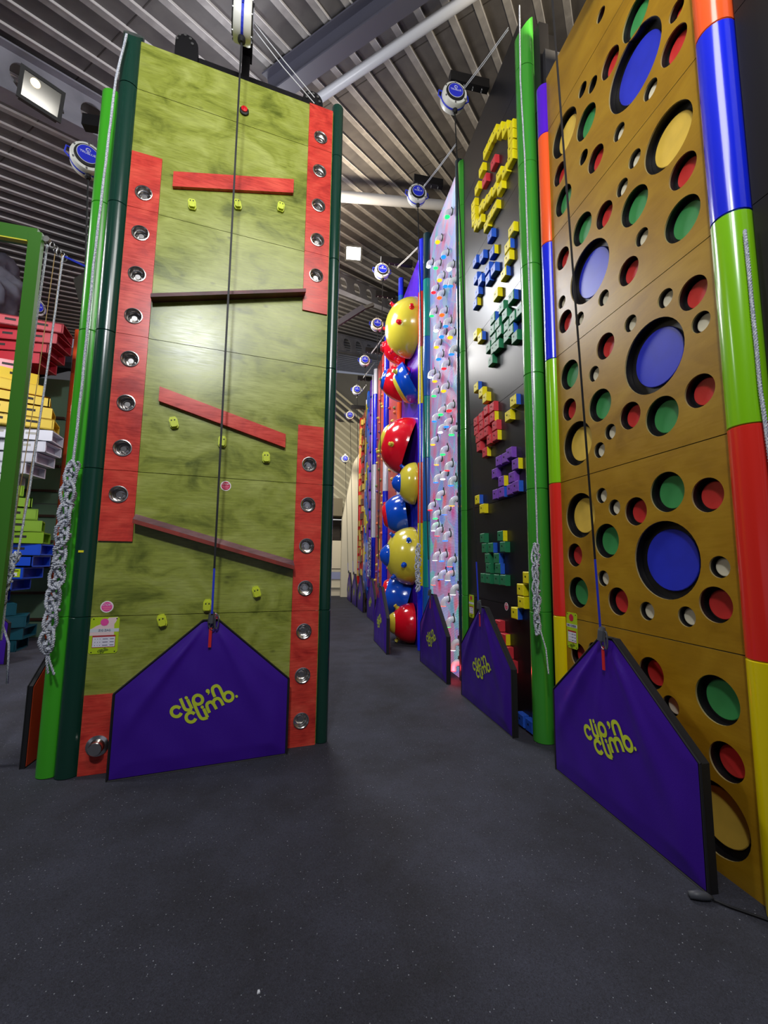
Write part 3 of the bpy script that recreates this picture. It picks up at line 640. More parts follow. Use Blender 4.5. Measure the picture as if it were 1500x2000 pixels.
# local x -> +Y, local y -> -X
for k in range(5): part('panel', MB().box(0.12, 1.9, 0.03, 0.05, k*MOD+G_, (k+1)*MOD-G_), m_yel_ply, SW)
pipe(SW, -0.02, 0.085, 6.02, 0.088, [mat('bright_green_pipe', (64, 168, 36), 0.25, coat=0.3)])
part('side_frame', MB().box(0.1, 1.9, -0.06, 0.0, 0, 6.0), m_dark, SW)
part('support_arm', MB().box(0.95, 1.05, 0.05, 0.85, 6.66, 6.8), m_blackmetal, SW, 'black steel support arm')

# ------------------------------------------------------------------ ropes
def twisted(mb, pts, r, pitch=0.05, strands=3, n=5, step=0.012, mi=0):
    P = [Vector(p) for p in pts]; L = [0]
    for a, b_ in zip(P[:-1], P[1:]): L.append(L[-1]+(b_-a).length)
    tot = L[-1]; N = max(2, int(tot/step)); S = []
    j = 0
    for i in range(N+1):
        d = tot*i/N
        while j < len(L)-2 and L[j+1] < d: j += 1
        S.append(P[j].lerp(P[j+1], (d-L[j])/max(1e-9, L[j+1]-L[j])))
    for s_ in range(strands):
        Q = []
        for i, p in enumerate(S):
            t_ = (S[min(i+1, N)]-S[max(i-1, 0)]).normalized(); a = t_.orthogonal().normalized() if abs(t_.z) < 0.5 else (Vector((1, 0, 0))-t_*t_.x).normalized(); b_ = t_.cross(a)
            th = 2*PI*(tot*i/N/pitch+s_/strands); Q.append(p+(a*math.cos(th)+b_*math.sin(th))*r*0.5)
        mb.tube(Q, r*0.56, n, mi)
    return mb
def chain(mb, p0, p1, wd, r, out=Vector((0, -1, 0)), loops=9, side=None, seed=1):
    rnd = random.Random(seed); p0 = Vector(p0); p1 = Vector(p1); ax = (p1-p0); L = ax.length; ax.normalize(); sd = side or ax.cross(out).normalized()
    for s_ in range(3):
        pts = []
        N = loops*14
        for i in range(N+1):
            t_ = i/N; ph = 2*PI*(t_*loops/1.5+s_/3)
            amp = wd*(0.75+0.35*math.sin(7*t_+s_*2+seed))
            pts.append(p0+ax*(t_*L+0.02*math.sin(ph*2+s_))+sd*(amp*math.sin(ph))+out*(r*1.6*math.sin(2*ph+0.6)+r*2.0))
        twisted(mb, pts, r, 0.035, 2, 5, 0.01)
    for k in range(loops):
        c = p0+ax*(L*(k+0.5)/loops)+out*(r*3); s1 = wd*(0.8+0.3*rnd.random())
        pts = [c+sd*(s1*math.cos(a)+rnd.uniform(-.15, .15)*wd)+ax*(L/loops*0.62*math.sin(a))+out*(r*1.4*math.sin(a*2+k)) for a in np.linspace(0, 2*PI, 15)]
        twisted(mb, pts, r, 0.035, 2, 5, 0.01)
    return mb
def rope_thing(label, line, chain_seg, tails, wd, r, out, seed, twist=True, group=None):
    base = Vector(line[-1]); t = thing('climbing_rope', label, 'rope', base, group=group)
    rel = lambda ps: [Vector(p)-base for p in ps]
    mb = twisted(MB(), rel(line), r, 0.05, 3, 5, 0.016) if twist else MB().tube(rel(line), r, 8)
    part('rope_line', mb, m_rope, t, smooth=True)
    if chain_seg: part('daisy_chain', chain(MB(), *rel(chain_seg), wd, r*1.15, out, seed=seed, loops=max(5, int((Vector(chain_seg[0])-Vector(chain_seg[1])).length*6.5))), m_rope, t, 'knotted rope chain', smooth=True)
    for tl in tails: part('rope_tail', twisted(MB(), rel(tl), r*0.85, 0.04, 2, 5, 0.012), m_rope, t, smooth=True)
    return t
rope_thing('thick white rope knotted into a chain on the bright green pipe', [(-1.74, 3.80, 6.5), (-1.79, 3.79, 6.0), (-1.83, 3.80, 4.19), (-1.83, 3.80, 3.1), (-1.84, 3.80, 2.45)],
           [(-1.845, 3.82, 2.45), (-1.89, 3.80, 0.98)], [[(-1.885, 3.78, 1.0), (-1.86, 3.78, 0.9), (-1.825, 3.79, 0.80)], [(-1.885, 3.78, 0.98), (-1.88, 3.78, 0.9), (-1.868, 3.79, 0.81)]], 0.042, 0.0125, Vector((0.2, -1, 0)).normalized(), 3)
rope_thing('white rope knotted into a chain on the tall green pipe of the black wall', [(2.235, 3.80, 8.0), (2.21, 3.78, 7.0), (2.2, 3.72, 6.0), (2.2, 3.70, 3.72), (2.2, 3.69, 1.86)],
           [(2.19, 3.69, 1.86), (2.18, 3.68, 1.05)], [[(2.18, 3.66, 1.1), (2.2, 3.6, 0.92), (2.2, 3.57, 0.71)]], 0.030, 0.0095, Vector((-1, -0.6, 0)).normalized(), 5)
rope_thing('thin white rope with a knotted chain beside the yellow and red pole', [(2.18, 7.75, 7.6), (2.18, 7.72, 4.0), (2.18, 7.72, 2.0)], [(2.18, 7.72, 2.0), (2.18, 7.74, 1.15)], [], 0.06, 0.013, Vector((-1, -0.3, 0)).normalized(), 8, False)
rope_thing('white rope at the far right edge beside the lime and red pipe', [(2.3, 1.705, 3.5), (2.3, 1.70, 2.6), (2.3, 1.675, 2.0), (2.28, 1.67, 1.7), (2.26, 1.66, 1.5)], None, [], 0.04, 0.011, Vector((-1, 0, 0)), 9)
rope_thing('white rope chain on the blue edge of the slab wall far down the corridor', [(2.2, 13.75, 8.0), (2.19, 13.52, 2.4)], [(2.19, 13.52, 2.4), (2.19, 13.52, 1.2)], [], 0.09, 0.016, Vector((-1, 0, 0)), 10, False)

# ------------------------------------------------------------------ OCHRE WALL with round holes  (local x = 3.5-Y)
YW = wall_root('ochre plywood climbing wall full of round holes with coloured discs inside', 3.50)
HR = dict(b=.256, y=.194, g=.133, r=.102, w=.062, k=.060)
H = '''g 2.359 5.79 .133;r 2.031 5.373 .06;b 2.405 5.419 .26;r 2.071 5.157 .105;r 2.631 5.755 .103;r 2.702 6.314 .052;k 2.968 5.919 .058;k 2.838 5.811 .059;g 2.944 5.563 .131;y 3.249 5.788 .191;w 2.579 5.065 .061;w 2.272 5.068 .063;y 2.167 4.563 .195;w 2.446 4.696 .061;r 2.848 5.106 .101;k 2.994 5.272 .059;r 3.341 5.447 .1;r 2.074 4.227 .103;w 2.58 4.585 .062;g 3.303 5.129 .13;g 2.477 4.335 .133;r 2.785 4.53 .101;g 3.057 4.628 .131;g 2.105 3.912 .134;w 2.425 4.045 .061;b 2.997 4.177 .251;r 3.344 4.564 .099;r 2.565 3.878 .101;w 2.835 3.838 .062;w 3.382 4.146 .058;r 3.344 3.93 .102;w 3.139 3.836 .059;r 2.069 3.379 .102;w 2.264 3.469 .062;w 2.029 3.164 .064;w 2.573 3.468 .061;b 2.398 3.122 .255;r 2.843 3.429 .103;g 3.312 3.397 .132;w 2.989 3.262 .064;g 2.938 2.972 .132;r 3.334 3.077 .1;r 2.627 2.779 .101;g 2.354 2.682 .134;r 2.071 2.745 .102;y 3.241 2.737 .194;w 2.835 2.72 .062;w 2.966 2.607 .064;g 2.35 2.168 .133;r 2.07 2.106 .103;w 2.965 2.235 .062;w 2.831 2.123 .062;r 2.623 2.07 .102;y 3.242 2.104 .193;g 2.934 1.873 .134;r 3.335 1.766 .101;b 2.397 1.725 .256;w 2.029 1.685 .063;g 3.307 1.448 .13;w 2.988 1.58 .062;r 2.842 1.416 .103;w 2.571 1.376 .063;w 2.264 1.378 .062;r 2.071 1.47 .103;r 3.336 .917 .101;w 3.142 1.0 .062;r 2.566 .967 .103;g 2.106 .937 .133;w 2.423 .802 .062;r 2.076 .618 .102;y 2.165 .283 .194'''
holes = [(a[0], 3.50-float(a[1]), float(a[2]), float(a[3])) for a in (q.split() for q in H.split(';'))]
DC = {c: mat('disc_'+n_, rgb, 0.38, rgb2=tuple(int(v*0.86) for v in rgb), var=0.3, scale=(5, 5, 5)) for c, n_, rgb in (('b', 'blue', (40, 52, 196)), ('y', 'yellow', (232, 194, 78)), ('g', 'green', (62, 150, 82)), ('r', 'red', (214, 52, 50)), ('w', 'ivory', (244, 236, 208)))}
WY = 1.60
for k in range(6):
    z0 = k*MOD+(0.003 if k else 0); z1 = min((k+1)*MOD, 6.72)-0.003
    if k == 5: z1 = 6.70
    hs = [h for h in holes if z0 < h[2] < z1]
    me = curve_panel('panel', [(0, z0), (WY, z0), (WY, z1), (0, z1)], [(h[1], h[2], h[3]) for h in hs], 0.011, res=40)
    xz(me, 0.0055)
    me.materials.append(m_yel_ply); me.materials.append(m_ply_edge)
    me.polygons.foreach_set('material_index', [0 if abs(p.normal.y) > 0.7 else 1 for p in me.polygons])
    part('panel', me, None, YW)
part('back_board', MB().box(0, WY, 0.062, 0.4, 0.0, 6.68), m_holeblack, YW)
for c, x, z, r in holes:
    tb = part('hole_lining', MB().lathe([(r, 0.0108), (r, 0.0605)], (0, 0, 0), (0, 1, 0), 36, cap=False), m_holeblack, YW, loc=(x, 0, z), smooth=True)
    if c != 'k':
        dr = r*dict(b=.79, y=.78, g=.82, r=.82, w=.84)[c]
        part('colour_disc', MB().lathe([(dr, 0.0615), (dr, 0.052), (dr-0.004, 0.049), (0, 0.049)] if c != 'w' else [(dr, 0.0615), (dr, 0.036), (dr-0.004, 0.034), (0, 0.034)], (0, 0, 0), (0, 1, 0), 36), DC[c], tb, dict(b='blue', y='yellow', g='green', r='red', w='ivory white')[c]+' round disc')
pipe(YW, WY+0.085, 0.02, 6.9, 0.098, ['y', 'r', 'l', 'b', 'o', 'p'])
pipe(YW, -0.075, 0.02, 6.66, 0.078, ['y', 'r', 'l', 'b', 'o', 'p'])
info_sign(YW, 0.02, 0.165, 0.96, 1.265, title='BIG CHEESE')
arm(YW, 0.95, 6.62, 0.4)
# black end wall next to it, at the right edge
EW = wall_root('plain black end panel right of the lime and red corner pipe', 1.70, 2.36)
for k in range(7): part('panel', MB().box(0.0, 1.6, 0.0, 0.03, k*MOD+G_, (k+1)*MOD-G_), m_dark, EW)

# ------------------------------------------------------------------ BLACK WALL with blocks (local x = 5.80-Y)
BW = wall_root('black gloss climbing wall with coloured square block holds', 5.78)
TB_ = 8.1
for k in range(7):
    part('panel', MB().box(0.0, 1.76, 0.0, 0.018, k*MOD+G_, min((k+1)*MOD, TB_)-G_), m_blackpanel, BW)
part('back_frame', MB().box(0.0, 1.76, 0.022, 0.5, 0, TB_-0.03), m_dark, BW)
part('side_board', MB().box(1.99, 2.19, 0.06, 0.5, 0, 7.2), mat('charcoal_board', (44, 44, 50), 0.7, rgb2=(30, 30, 34), var=0.3), BW, 'charcoal filler board beside the ochre wall')
pipe(BW, 1.86, 0.01, 7.95, 0.105, [pmat('g')], slant=True)
pipe(BW, -0.07, 0.02, 8.1, 0.078, [pmat('g')])
part('support_arm', MB().box(2.02, 2.14, 0.03, 0.14, 6.6, 7.6), m_blackmetal, BW, 'black steel upright beside the green pipe')
arm(BW, 0.93, 8.27, 0.56)
BC = dict(y=mat('block_yellow', (236, 218, 14), 0.45, bump=0.4, bscale=40), r=mat('block_red', (206, 52, 62), 0.45, bump=0.4, bscale=40), g=mat('block_green', (34, 120, 78), 0.45, bump=0.4, bscale=40),
          p=mat('block_purple', (122, 68, 176), 0.45, bump=0.4, bscale=40), b=mat('block_blue', (40, 92, 204), 0.45, bump=0.4, bscale=40))
BL = '''p 4.64 2.9;p 4.48 2.9;p 4.37 2.93;p 4.24 2.77;p 4.75 2.77;p 4.58 2.64;p 4.32 2.64;p 4.74 2.51;p 4.58 2.51;p 4.37 2.51;p 4.24 2.52
r 5.29 3.6;r 5.12 3.61;r 4.96 3.64;r 4.79 3.62;r 4.79 3.49;r 4.95 3.49;r 5.11 3.49;r 5.28 3.47;r 4.72 3.36;r 5.23 3.35;r 4.97 3.36;r 4.88 3.23;r 4.72 3.23;r 5.2 3.22;r 5.02 3.1;r 5.11 3.36
g 5.13 2.0;g 4.63 2.0;g 5.08 1.87;g 4.89 1.87;g 4.57 1.87;g 4.99 1.74;g 4.74 1.74;g 4.97 1.62;g 4.71 1.62;g 5.13 1.49;g 4.98 1.49;g 4.74 1.49;g 4.58 1.49
y 4.06 1.54;y 4.19 1.41;y 4.18 1.28;y 4.33 1.15;r 4.73 .96;r 4.61 .83;r 4.54 .7;r 4.45 .57;b 4.25 .08;b 4.08 .08
y 5.27 4.08;y 5.11 3.94;y 4.99 3.82;y 4.25 3.5;y 4.38 3.37;y 5.28 2.52;y 5.13 2.38
y 4.2 5.55;y 4.3 5.42;y 4.31 5.28;y 4.41 5.15;y 4.62 5.02;y 5.26 4.84;y 5.12 4.72
b 4.76 5.93;b 4.71 5.66;b 5.02 5.83;b 5.25 5.93;b 4.85 5.53;b 4.68 5.40;b 5.23 5.66;b 5.08 5.53;b 5.19 5.42;b 5.26 5.30;b 4.84 5.38
g 4.24 4.74;g 4.48 4.76;g 4.06 4.47;g 4.72 4.76;g 4.40 4.62;g 4.22 4.48;g 4.6 4.62;g 4.74 4.62;g 4.55 4.49;g 4.36 4.46;g 4.27 4.35;g 4.18 4.22;g 4.37 4.33;g 4.86 4.45;g 4.62 4.35;g 4.7 4.48;g 4.72 4.36;g 4.8 4.24
y 4.58 7.24;y 4.44 7.12;y 4.3 6.98;y 4.16 6.84;y 4.16 6.71;y 4.17 6.58;y 4.18 6.46;y 4.33 6.44;y 4.48 6.54;y 4.70 7.25;y 4.85 7.25;y 5.0 7.12;y 5.15 6.98;y 5.28 6.84;y 5.28 6.71;y 5.27 6.58;y 5.2 6.46;y 5.07 6.40;y 5.02 6.58;y 4.89 6.53;y 4.75 6.5;y 4.60 6.46;y 4.46 6.34;y 4.87 6.17;y 4.75 6.2;y 4.61 6.2;r 4.63 6.86;r 4.9 6.86'''
def block_me(c, side):
    mb = MB(); s_ = 0.068; d = 0.062; b_ = 0.008
    mb.box(-s_, s_, -d+b_, 0, -0.0605, 0.0605, 0, side=1)
    k = len(mb.v); f = [(-s_, -0.0605), (s_, -0.0605), (s_, 0.0605), (-s_, 0.0605)]; q = [(-s_+b_, -0.0605+b_), (s_-b_, -0.0605+b_), (s_-b_, 0.0605-b_), (-s_+b_, 0.0605-b_)]
    mb.add([(x, -d+b_, z) for x, z in f]+[(x, -d, z) for x, z in q], [(0, 1, 5, 4), (1, 2, 6, 5), (2, 3, 7, 6), (3, 0, 4, 7), (4, 5, 6, 7)])
    mb.lathe([(0.012, -d-0.0005), (0.0, -d-0.0005)], (-0.012, 0, 0.01), (0, 1, 0), 10, 2)
    return mb.mesh('block_hold', [BC[c], BC[side] if side in BC else BC[c], m_black], False)
bcache = {}
bl = [(a[0], float(a[1]), float(a[2])) for a in (q.split() for q in BL.replace('\n', ';').split(';'))]
CN = dict(y='yellow', r='red', g='green', p='purple', b='blue')
for i, (c, y, z) in enumerate(bl):
    near = any(abs(z-z2) < 0.06 and 0.08 < y-y2 < 0.2 for _, y2, z2 in bl)
    side = c if (near or i % 5 in (1, 2, 4) or z > 6.1) else ('y' if (c in 'rpb' and i % 2) or (c == 'g' and i % 4 == 0) else 'b')
    if (c, side) not in bcache: bcache[c, side] = block_me(c, side)
    part('block_hold', bcache[c, side], None, BW, CN[c]+' square block hold', loc=(5.78-y, 0, z))
stop_sticker(BW, 5.78-4.62, 1.19, 0.045, m_stk_r)
info_sign(BW, 0.05, 0.22, 0.93, 1.24, title='')

# ------------------------------------------------------------------ GLOWING ELBOW WALL (local x = 7.60-Y)
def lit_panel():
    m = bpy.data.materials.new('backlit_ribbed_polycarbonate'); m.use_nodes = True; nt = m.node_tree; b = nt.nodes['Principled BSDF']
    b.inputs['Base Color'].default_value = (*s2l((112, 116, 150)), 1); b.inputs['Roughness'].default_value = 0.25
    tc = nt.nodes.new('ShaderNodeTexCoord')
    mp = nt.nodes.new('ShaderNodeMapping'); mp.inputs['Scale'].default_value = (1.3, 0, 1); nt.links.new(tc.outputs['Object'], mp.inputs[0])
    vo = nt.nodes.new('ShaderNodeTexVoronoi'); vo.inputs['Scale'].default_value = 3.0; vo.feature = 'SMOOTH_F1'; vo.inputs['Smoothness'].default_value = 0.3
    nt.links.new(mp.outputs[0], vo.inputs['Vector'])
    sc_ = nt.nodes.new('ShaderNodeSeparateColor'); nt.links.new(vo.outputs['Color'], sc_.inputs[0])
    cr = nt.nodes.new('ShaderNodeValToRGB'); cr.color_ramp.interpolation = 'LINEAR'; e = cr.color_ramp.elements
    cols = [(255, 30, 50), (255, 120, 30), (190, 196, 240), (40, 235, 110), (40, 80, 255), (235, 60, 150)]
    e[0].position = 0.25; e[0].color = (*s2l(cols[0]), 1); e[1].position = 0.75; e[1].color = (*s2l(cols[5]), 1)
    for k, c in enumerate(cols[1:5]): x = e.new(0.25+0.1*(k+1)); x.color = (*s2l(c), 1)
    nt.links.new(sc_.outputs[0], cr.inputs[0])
    # LED glow painted into the emission, fading outward in each Voronoi cell
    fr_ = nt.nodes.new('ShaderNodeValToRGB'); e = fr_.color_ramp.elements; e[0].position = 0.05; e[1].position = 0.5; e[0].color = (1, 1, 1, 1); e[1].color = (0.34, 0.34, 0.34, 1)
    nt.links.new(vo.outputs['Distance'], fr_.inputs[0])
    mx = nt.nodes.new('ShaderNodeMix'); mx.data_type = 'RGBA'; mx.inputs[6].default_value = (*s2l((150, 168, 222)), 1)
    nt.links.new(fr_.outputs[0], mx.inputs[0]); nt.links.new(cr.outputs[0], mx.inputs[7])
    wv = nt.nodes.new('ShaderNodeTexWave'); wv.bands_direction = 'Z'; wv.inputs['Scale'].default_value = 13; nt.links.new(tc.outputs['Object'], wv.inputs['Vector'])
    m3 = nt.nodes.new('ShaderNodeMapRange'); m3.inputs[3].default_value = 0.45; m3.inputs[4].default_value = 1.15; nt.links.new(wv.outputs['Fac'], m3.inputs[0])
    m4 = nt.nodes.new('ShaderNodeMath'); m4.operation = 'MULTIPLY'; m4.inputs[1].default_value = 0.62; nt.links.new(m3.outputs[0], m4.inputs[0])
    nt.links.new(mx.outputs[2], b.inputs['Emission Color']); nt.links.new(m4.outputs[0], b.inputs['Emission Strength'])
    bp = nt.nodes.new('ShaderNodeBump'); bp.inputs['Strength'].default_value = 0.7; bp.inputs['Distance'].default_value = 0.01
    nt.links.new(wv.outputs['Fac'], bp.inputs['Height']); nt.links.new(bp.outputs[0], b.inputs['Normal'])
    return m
LWt = wall_root('glowing ribbed wall with pipe elbow holds lit in many colours', 7.60)
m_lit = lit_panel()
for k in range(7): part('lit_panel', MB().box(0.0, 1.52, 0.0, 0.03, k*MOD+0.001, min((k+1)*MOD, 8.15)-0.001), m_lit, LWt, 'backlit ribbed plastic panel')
part('back_frame', MB().box(0.0, 1.52, 0.035, 0.5, 0, 8.1), m_dark, LWt)
EC = dict(g=(10, 215, 70), y=(240, 120, 0), b=(5, 80, 245), w=(200, 205, 220), r=(240, 14, 22), o=(240, 60, 4))
m_el = mat('translucent_white_elbow', (225, 226, 236), 0.25, emit=0.05)
def elbow_me():
    p = [(0, 0, 0)]; R_ = 0.055
    p += [(0, -0.03, 0)]+[(0, -0.03-R_*math.sin(a), -R_*(1-math.cos(a))) for a in np.linspace(0.2, PI/2, 7)]+[(0, -0.03-R_, -R_-0.03)]
    mb = MB().tube(p, [0.036]*2+[0.033]*7+[0.037], 14)
    me = mb.mesh('pipe_elbow', [m_el], SM); me.transform(Matrix.Scale(1.3, 4)); return me
ELB = elbow_me(); CLP = MB().lathe([(0.036, -0.006), (0.043, -0.006), (0.043, 0.006), (0.036, 0.006)], (0, -0.02, 0), (0, 1, 0), 14).box(-0.006, 0.006, -0.026, -0.014, 0.03, 0.07).mesh('clamp', [mat('dark_clamp', (44, 60, 44), 0.5)])
CLP.transform(Matrix.Scale(1.3, 4))
LEN = {c: MB().lathe([(0.034, 0.0), (0.03, -0.006), (0, -0.008)], (0, -0.085, -0.085), (0, 0, 1), 14).mesh('lamp_lens', [mat('lens_'+c, EC[c], 0.4, emit=4.5)]) for c in EC}
for me_ in LEN.values(): me_.transform(Matrix.Scale(1.3, 4))
ELS = 'g 6.30 7.55;y 6.82 7.49;b 6.50 6.96;w 7.37 7.42;g 6.91 7.07;w 6.23 6.54;y 6.71 6.68;b 6.39 6.36;b 6.14 6.2;r 7.05 6.68;o 6.72 6.36;g 7.15 6.29;o 6.60 5.96;b 6.38 5.65;w 6.92 5.86;b 6.62 5.58;y 6.2 5.34;y 6.90 5.54;b 6.12 5.03;b 6.79 5.26;r 6.49 4.96;w 7.27 5.15;y 6.99 4.95;g 7.04 4.70;y 6.53 4.58;r 6.27 4.15;g 6.68 4.23;b 7.02 4.23;b 6.39 3.93;w 6.70 3.93;g 6.15 3.73;y 7.11 3.83;g 6.58 3.52;y 6.89 3.42;r 6.36 3.21;w 6.59 3.11;b 6.94 3.12;b 6.20 2.94;g 6.79 2.81;y 6.15 2.62;r 7.27 2.68;b 6.48 2.52;g 6.99 2.50;w 7.07 2.30;r 6.87 2.20;b 6.48 2.10;w 7.00 1.79;b 6.66 1.78;r 6.26 1.70;b 6.69 1.49;w 6.36 1.49;o 7.08 1.38;w 6.14 1.29;o 6.56 1.08;g 6.35 0.79;w 6.15 0.49;r 6.14 0.2'
LN = dict(g='green', y='yellow', b='blue', w='white', r='red', o='orange')
for q in ELS.split(';'):
    c, y, z = q.split(); e_ = part('pipe_elbow', ELB, None, LWt, 'white pipe elbow with '+LN[c]+' light', loc=(7.6-float(y)+0.05, 0, float(z)+0.03)); e_.rotation_euler = (0, random.uniform(-.15, .15), 0)
    part('clamp', CLP, None, e_); part('lamp_lens', LEN[c], None, e_, LN[c]+' glowing lens')
pipe(LWt, 1.585, 0.02, 8.3, 0.065, [pmat('D')])
pipe(LWt, -0.06, -0.03, 8.3, 0.085, ['B', 'T', 'B', 'T', 'B', 'T', 'D'])
arm(LWt, 0.8, 8.62, 0.55)

# ------------------------------------------------------------------ DOME WALL (local x = 9.95-Y)
DW = wall_root('violet climbing wall carrying big yellow, red and blue domes', 9.95)
m_violet = mat('violet_gloss_panel', (76, 30, 196), 0.25, rgb2=(60, 22, 168), var=0.3)
m_navy = mat('blue_gloss_panel', (28, 34, 170), 0.25)
for k in range(7): part('panel', MB().box(0.0, 1.76, 0.0, 0.03, k*MOD+G_, min((k+1)*MOD, 8.35)-G_), [m_violet if k != 2 else m_navy], DW)
part('back_frame', MB().box(0.0, 1.76, 0.035, 0.5, 0, 8.3), m_dark, DW)
pipe(DW, 1.87, 0.0, 8.5, 0.1, ['b', 'y', 'r', 'b', 'y', 'r', 'b'])
arm(DW, 0.95, 8.64, 0.75)
DM = dict(y=mat('dome_yellow', (214, 198, 62), 0.2, coat=0.5), b=mat('dome_blue', (14, 78, 200), 0.15, coat=0.6), r=mat('dome_red', (226, 20, 40), 0.15, coat=0.6))
DNAME = dict(y='yellow', b='blue', r='red')
def dome(x, z, r, h, c, hub=None, tilt=(0, 0), knobs='r', kpos=(), cut=0.80, hubopen=True):
    ax = Vector((tilt[0], -1, tilt[1])).normalized()
    mb = MB(); prof = [(r, 0.05), (r, 0.0)]
    tmax = math.radians(90*cut) if hub else PI/2
    n = 12
    for i in range(1, n+1):
        a = tmax*i/n; prof.append((max(r*math.cos(a)**0.9, 0.0), h*math.sin(a)))
    d = part('dome', MB().lathe(prof, (0, 0, 0), ax, 36).mesh('dome', [DM[c]], math.radians(50)), None, DW, 'big glossy %s dome' % DNAME[c], loc=(x, -0.02, z))
    if hub:
        r0_ = prof[-1][0]; h0 = prof[-1][1]
        pr = [(r0_*1.0, h0-0.01), (r0_*0.97, h0+0.02), (r0_*0.8, h0+0.075), (r0_*0.72, h0+0.09)]
        pr += [(r0_*0.62, h0+0.09), (r0_*0.5, h0+0.03), (r0_*0.2, h0+0.01), (0, h0+0.01)] if hubopen else [(r0_*0.5, h0+0.14), (0, h0+0.17)]
        part('hub', MB().lathe(pr, (0, 0, 0), ax, 30).mesh('hub', [DM[hub]], math.radians(50)), None, d, DNAME[hub]+' round hub on the dome')
    up_ = Vector((0, 0, 1)); sd = ax.cross(up_).normalized(); uu = sd.cross(ax)
    for th, ph in kpos:
        a = math.radians(ph); dr = (sd*math.cos(math.radians(th))+uu*math.sin(math.radians(th)))
        P = dr*(r*math.cos(a)**0.9)+ax*(h*math.sin(a)); N = (dr*(math.cos(a)/r)+ax*(math.sin(a)/h)).normalized()
        part('knob', MB().lathe([(0.055, -0.01), (0.055, 0.01), (0.04, 0.015), (0.034, 0.06), (0.042, 0.075), (0.03, 0.09), (0, 0.092)], P, N, 14).mesh('knob', [DM[knobs]], SM), None, d, DNAME[knobs]+' knob')
X_ = lambda Y: 9.95-Y
K1 = ((20, 55), (100, 50), (200, 45), (300, 40), (-20, 30), (170, 20), (60, 25))
dome(X_(8.86), 6.95, 0.66, 0.62, 'y', None, (0.05, 0.0), 'r', K1)
dome(X_(9.45), 6.75, 0.40, 0.55, 'r', 'r', (-0.2, 0.1), 'y', ())
dome(X_(8.72), 5.62, 0.50, 0.42, 'b', 'y', (-0.6, -0.55), 'y', ((0, 35), (150, 30)), 0.5)
dome(X_(9.45), 5.85, 0.42, 0.62, 'r', 'b', (-0.15, 0.25), 'y', ((40, 50),), 0.6)
dome(X_(9.10), 4.25, 0.66, 0.66, 'r', 'y', (-0.25, 0.35), 'y', ((0, 45), (250, 60), (200, 30)), 0.66)
dome(X_(8.62), 3.33, 0.45, 0.36, 'y', 'b', (-0.1, 0.0), 'b', ((80, 40), (290, 35), (10, 50)), 0.72, False)
dome(X_(9.35), 2.78, 0.46, 0.55, 'b', 'r', (-0.25, -0.15), 'r', ((60, 50),), 0.6)
dome(X_(8.86), 1.80, 0.62, 0.56, 'y', 'b', (0.0, 0.02), 'b', ((100, 50), (5, 40), (250, 45), (200, 30), (150, 20)), 0.78, False)
dome(X_(9.25), 0.86, 0.50, 0.62, 'b', 'r', (-0.2, 0.3), 'r', ((270, 50), (30, 40)), 0.6)
dome(X_(8.72), 0.42, 0.41, 0.46, 'r', 'y', (-0.1, 0.0), 'y', ((90, 45), (280, 40)), 0.66, False)

# ------------------------------------------------------------------ FARTHER WALLS
m_brick = mat('brick_red_panel', (196, 78, 62), 0.35, rgb2=(176, 62, 54), var=0.3, scale=(3, 3, 3))
HC = {c: mat('hold_'+n_, rgb, 0.5) for c, n_, rgb in (('y', 'yellow', (222, 198, 90)), ('g', 'olive', (110, 130, 80)), ('p', 'purple', (116, 66, 150)), ('r', 'red', (200, 40, 46)), ('o', 'orange', (226, 120, 70)))}
def nub(c):
    mb = MB().lathe([(0.05, 0.0), (0.045, -0.03), (0.02, -0.06), (0, -0.062)], (0, 0, 0), (0, 1, 0), 6); return mb.mesh('hold', [HC[c]])
NB = {c: nub(c) for c in HC}
def nubs(root, w_, n, seed):
    rnd = random.Random(seed)
    for i in range(n):
        c = rnd.choice('yygpro'); o = part('hold', NB[c], None, root, 'small climbing hold', loc=(rnd.uniform(0.12, w_-0.12), 0, 0.4+7.4*(i+rnd.random())/n)); o.rotation_euler = (0, rnd.uniform(-1, 1), 0)
def unit(label, yfar, w_, top, m, cr, cl, x=2.34, rr=0.11, xr=None):
    t = wall_root(label, yfar, x)
    for k in range(7): part('panel', MB().box(0.0, w_, 0.0, 0.03, k*MOD+G_, min((k+1)*MOD, top)-G_), m, t)
    part('back_frame', MB().box(0.0, w_, 0.035, 0.5, 0, top-0.05), m_dark, t)
    pipe(t, w_+rr+0.01, -0.02, top+0.1, rr, cr)
    if cl: pipe(t, -0.1, 0.0, top, 0.08, cl)
    arm(t, w_/2, top+0.13, 0.55)
    return t
U5 = unit('red brown climbing wall with small holds just behind the dome wall', 11.56, 1.42, 8.9, m_brick, ['b', 'b', 'w', 'r', 'o', 'k', 'B'], None, rr=0.07); nubs(U5, 1.42, 46, 3)
U6 = unit('second red brown climbing wall with small holds between blue and white pipes', 13.55, 1.70, 8.2, m_brick, ['b', 'b', 'b', 'w', 'b', 'b', 'b'], None, rr=0.10); nubs(U6, 1.7, 46, 5)
part('plank_hold', MB().box(0.68, 0.8, -0.03, 0, 2.0, 2.35).box(0.7, 0.76, -0.03, 0, 1.2, 1.5), HC['y'], U6, 'pale yellow plank hold')
U7 = unit('climbing wall of yellow, blue and purple hexagonal slabs far down the corridor', 15.42, 1.60, 8.1, m_dark, ['b', 'b', 'w', 'w', 'b', 'b', 'w'], None, rr=0.085)
SLm = {c: mat('slab_'+c, rgb, 0.3) for c, rgb in (('y', (226, 210, 40)), ('b', (30, 100, 224)), ('p', (110, 50, 190)))}
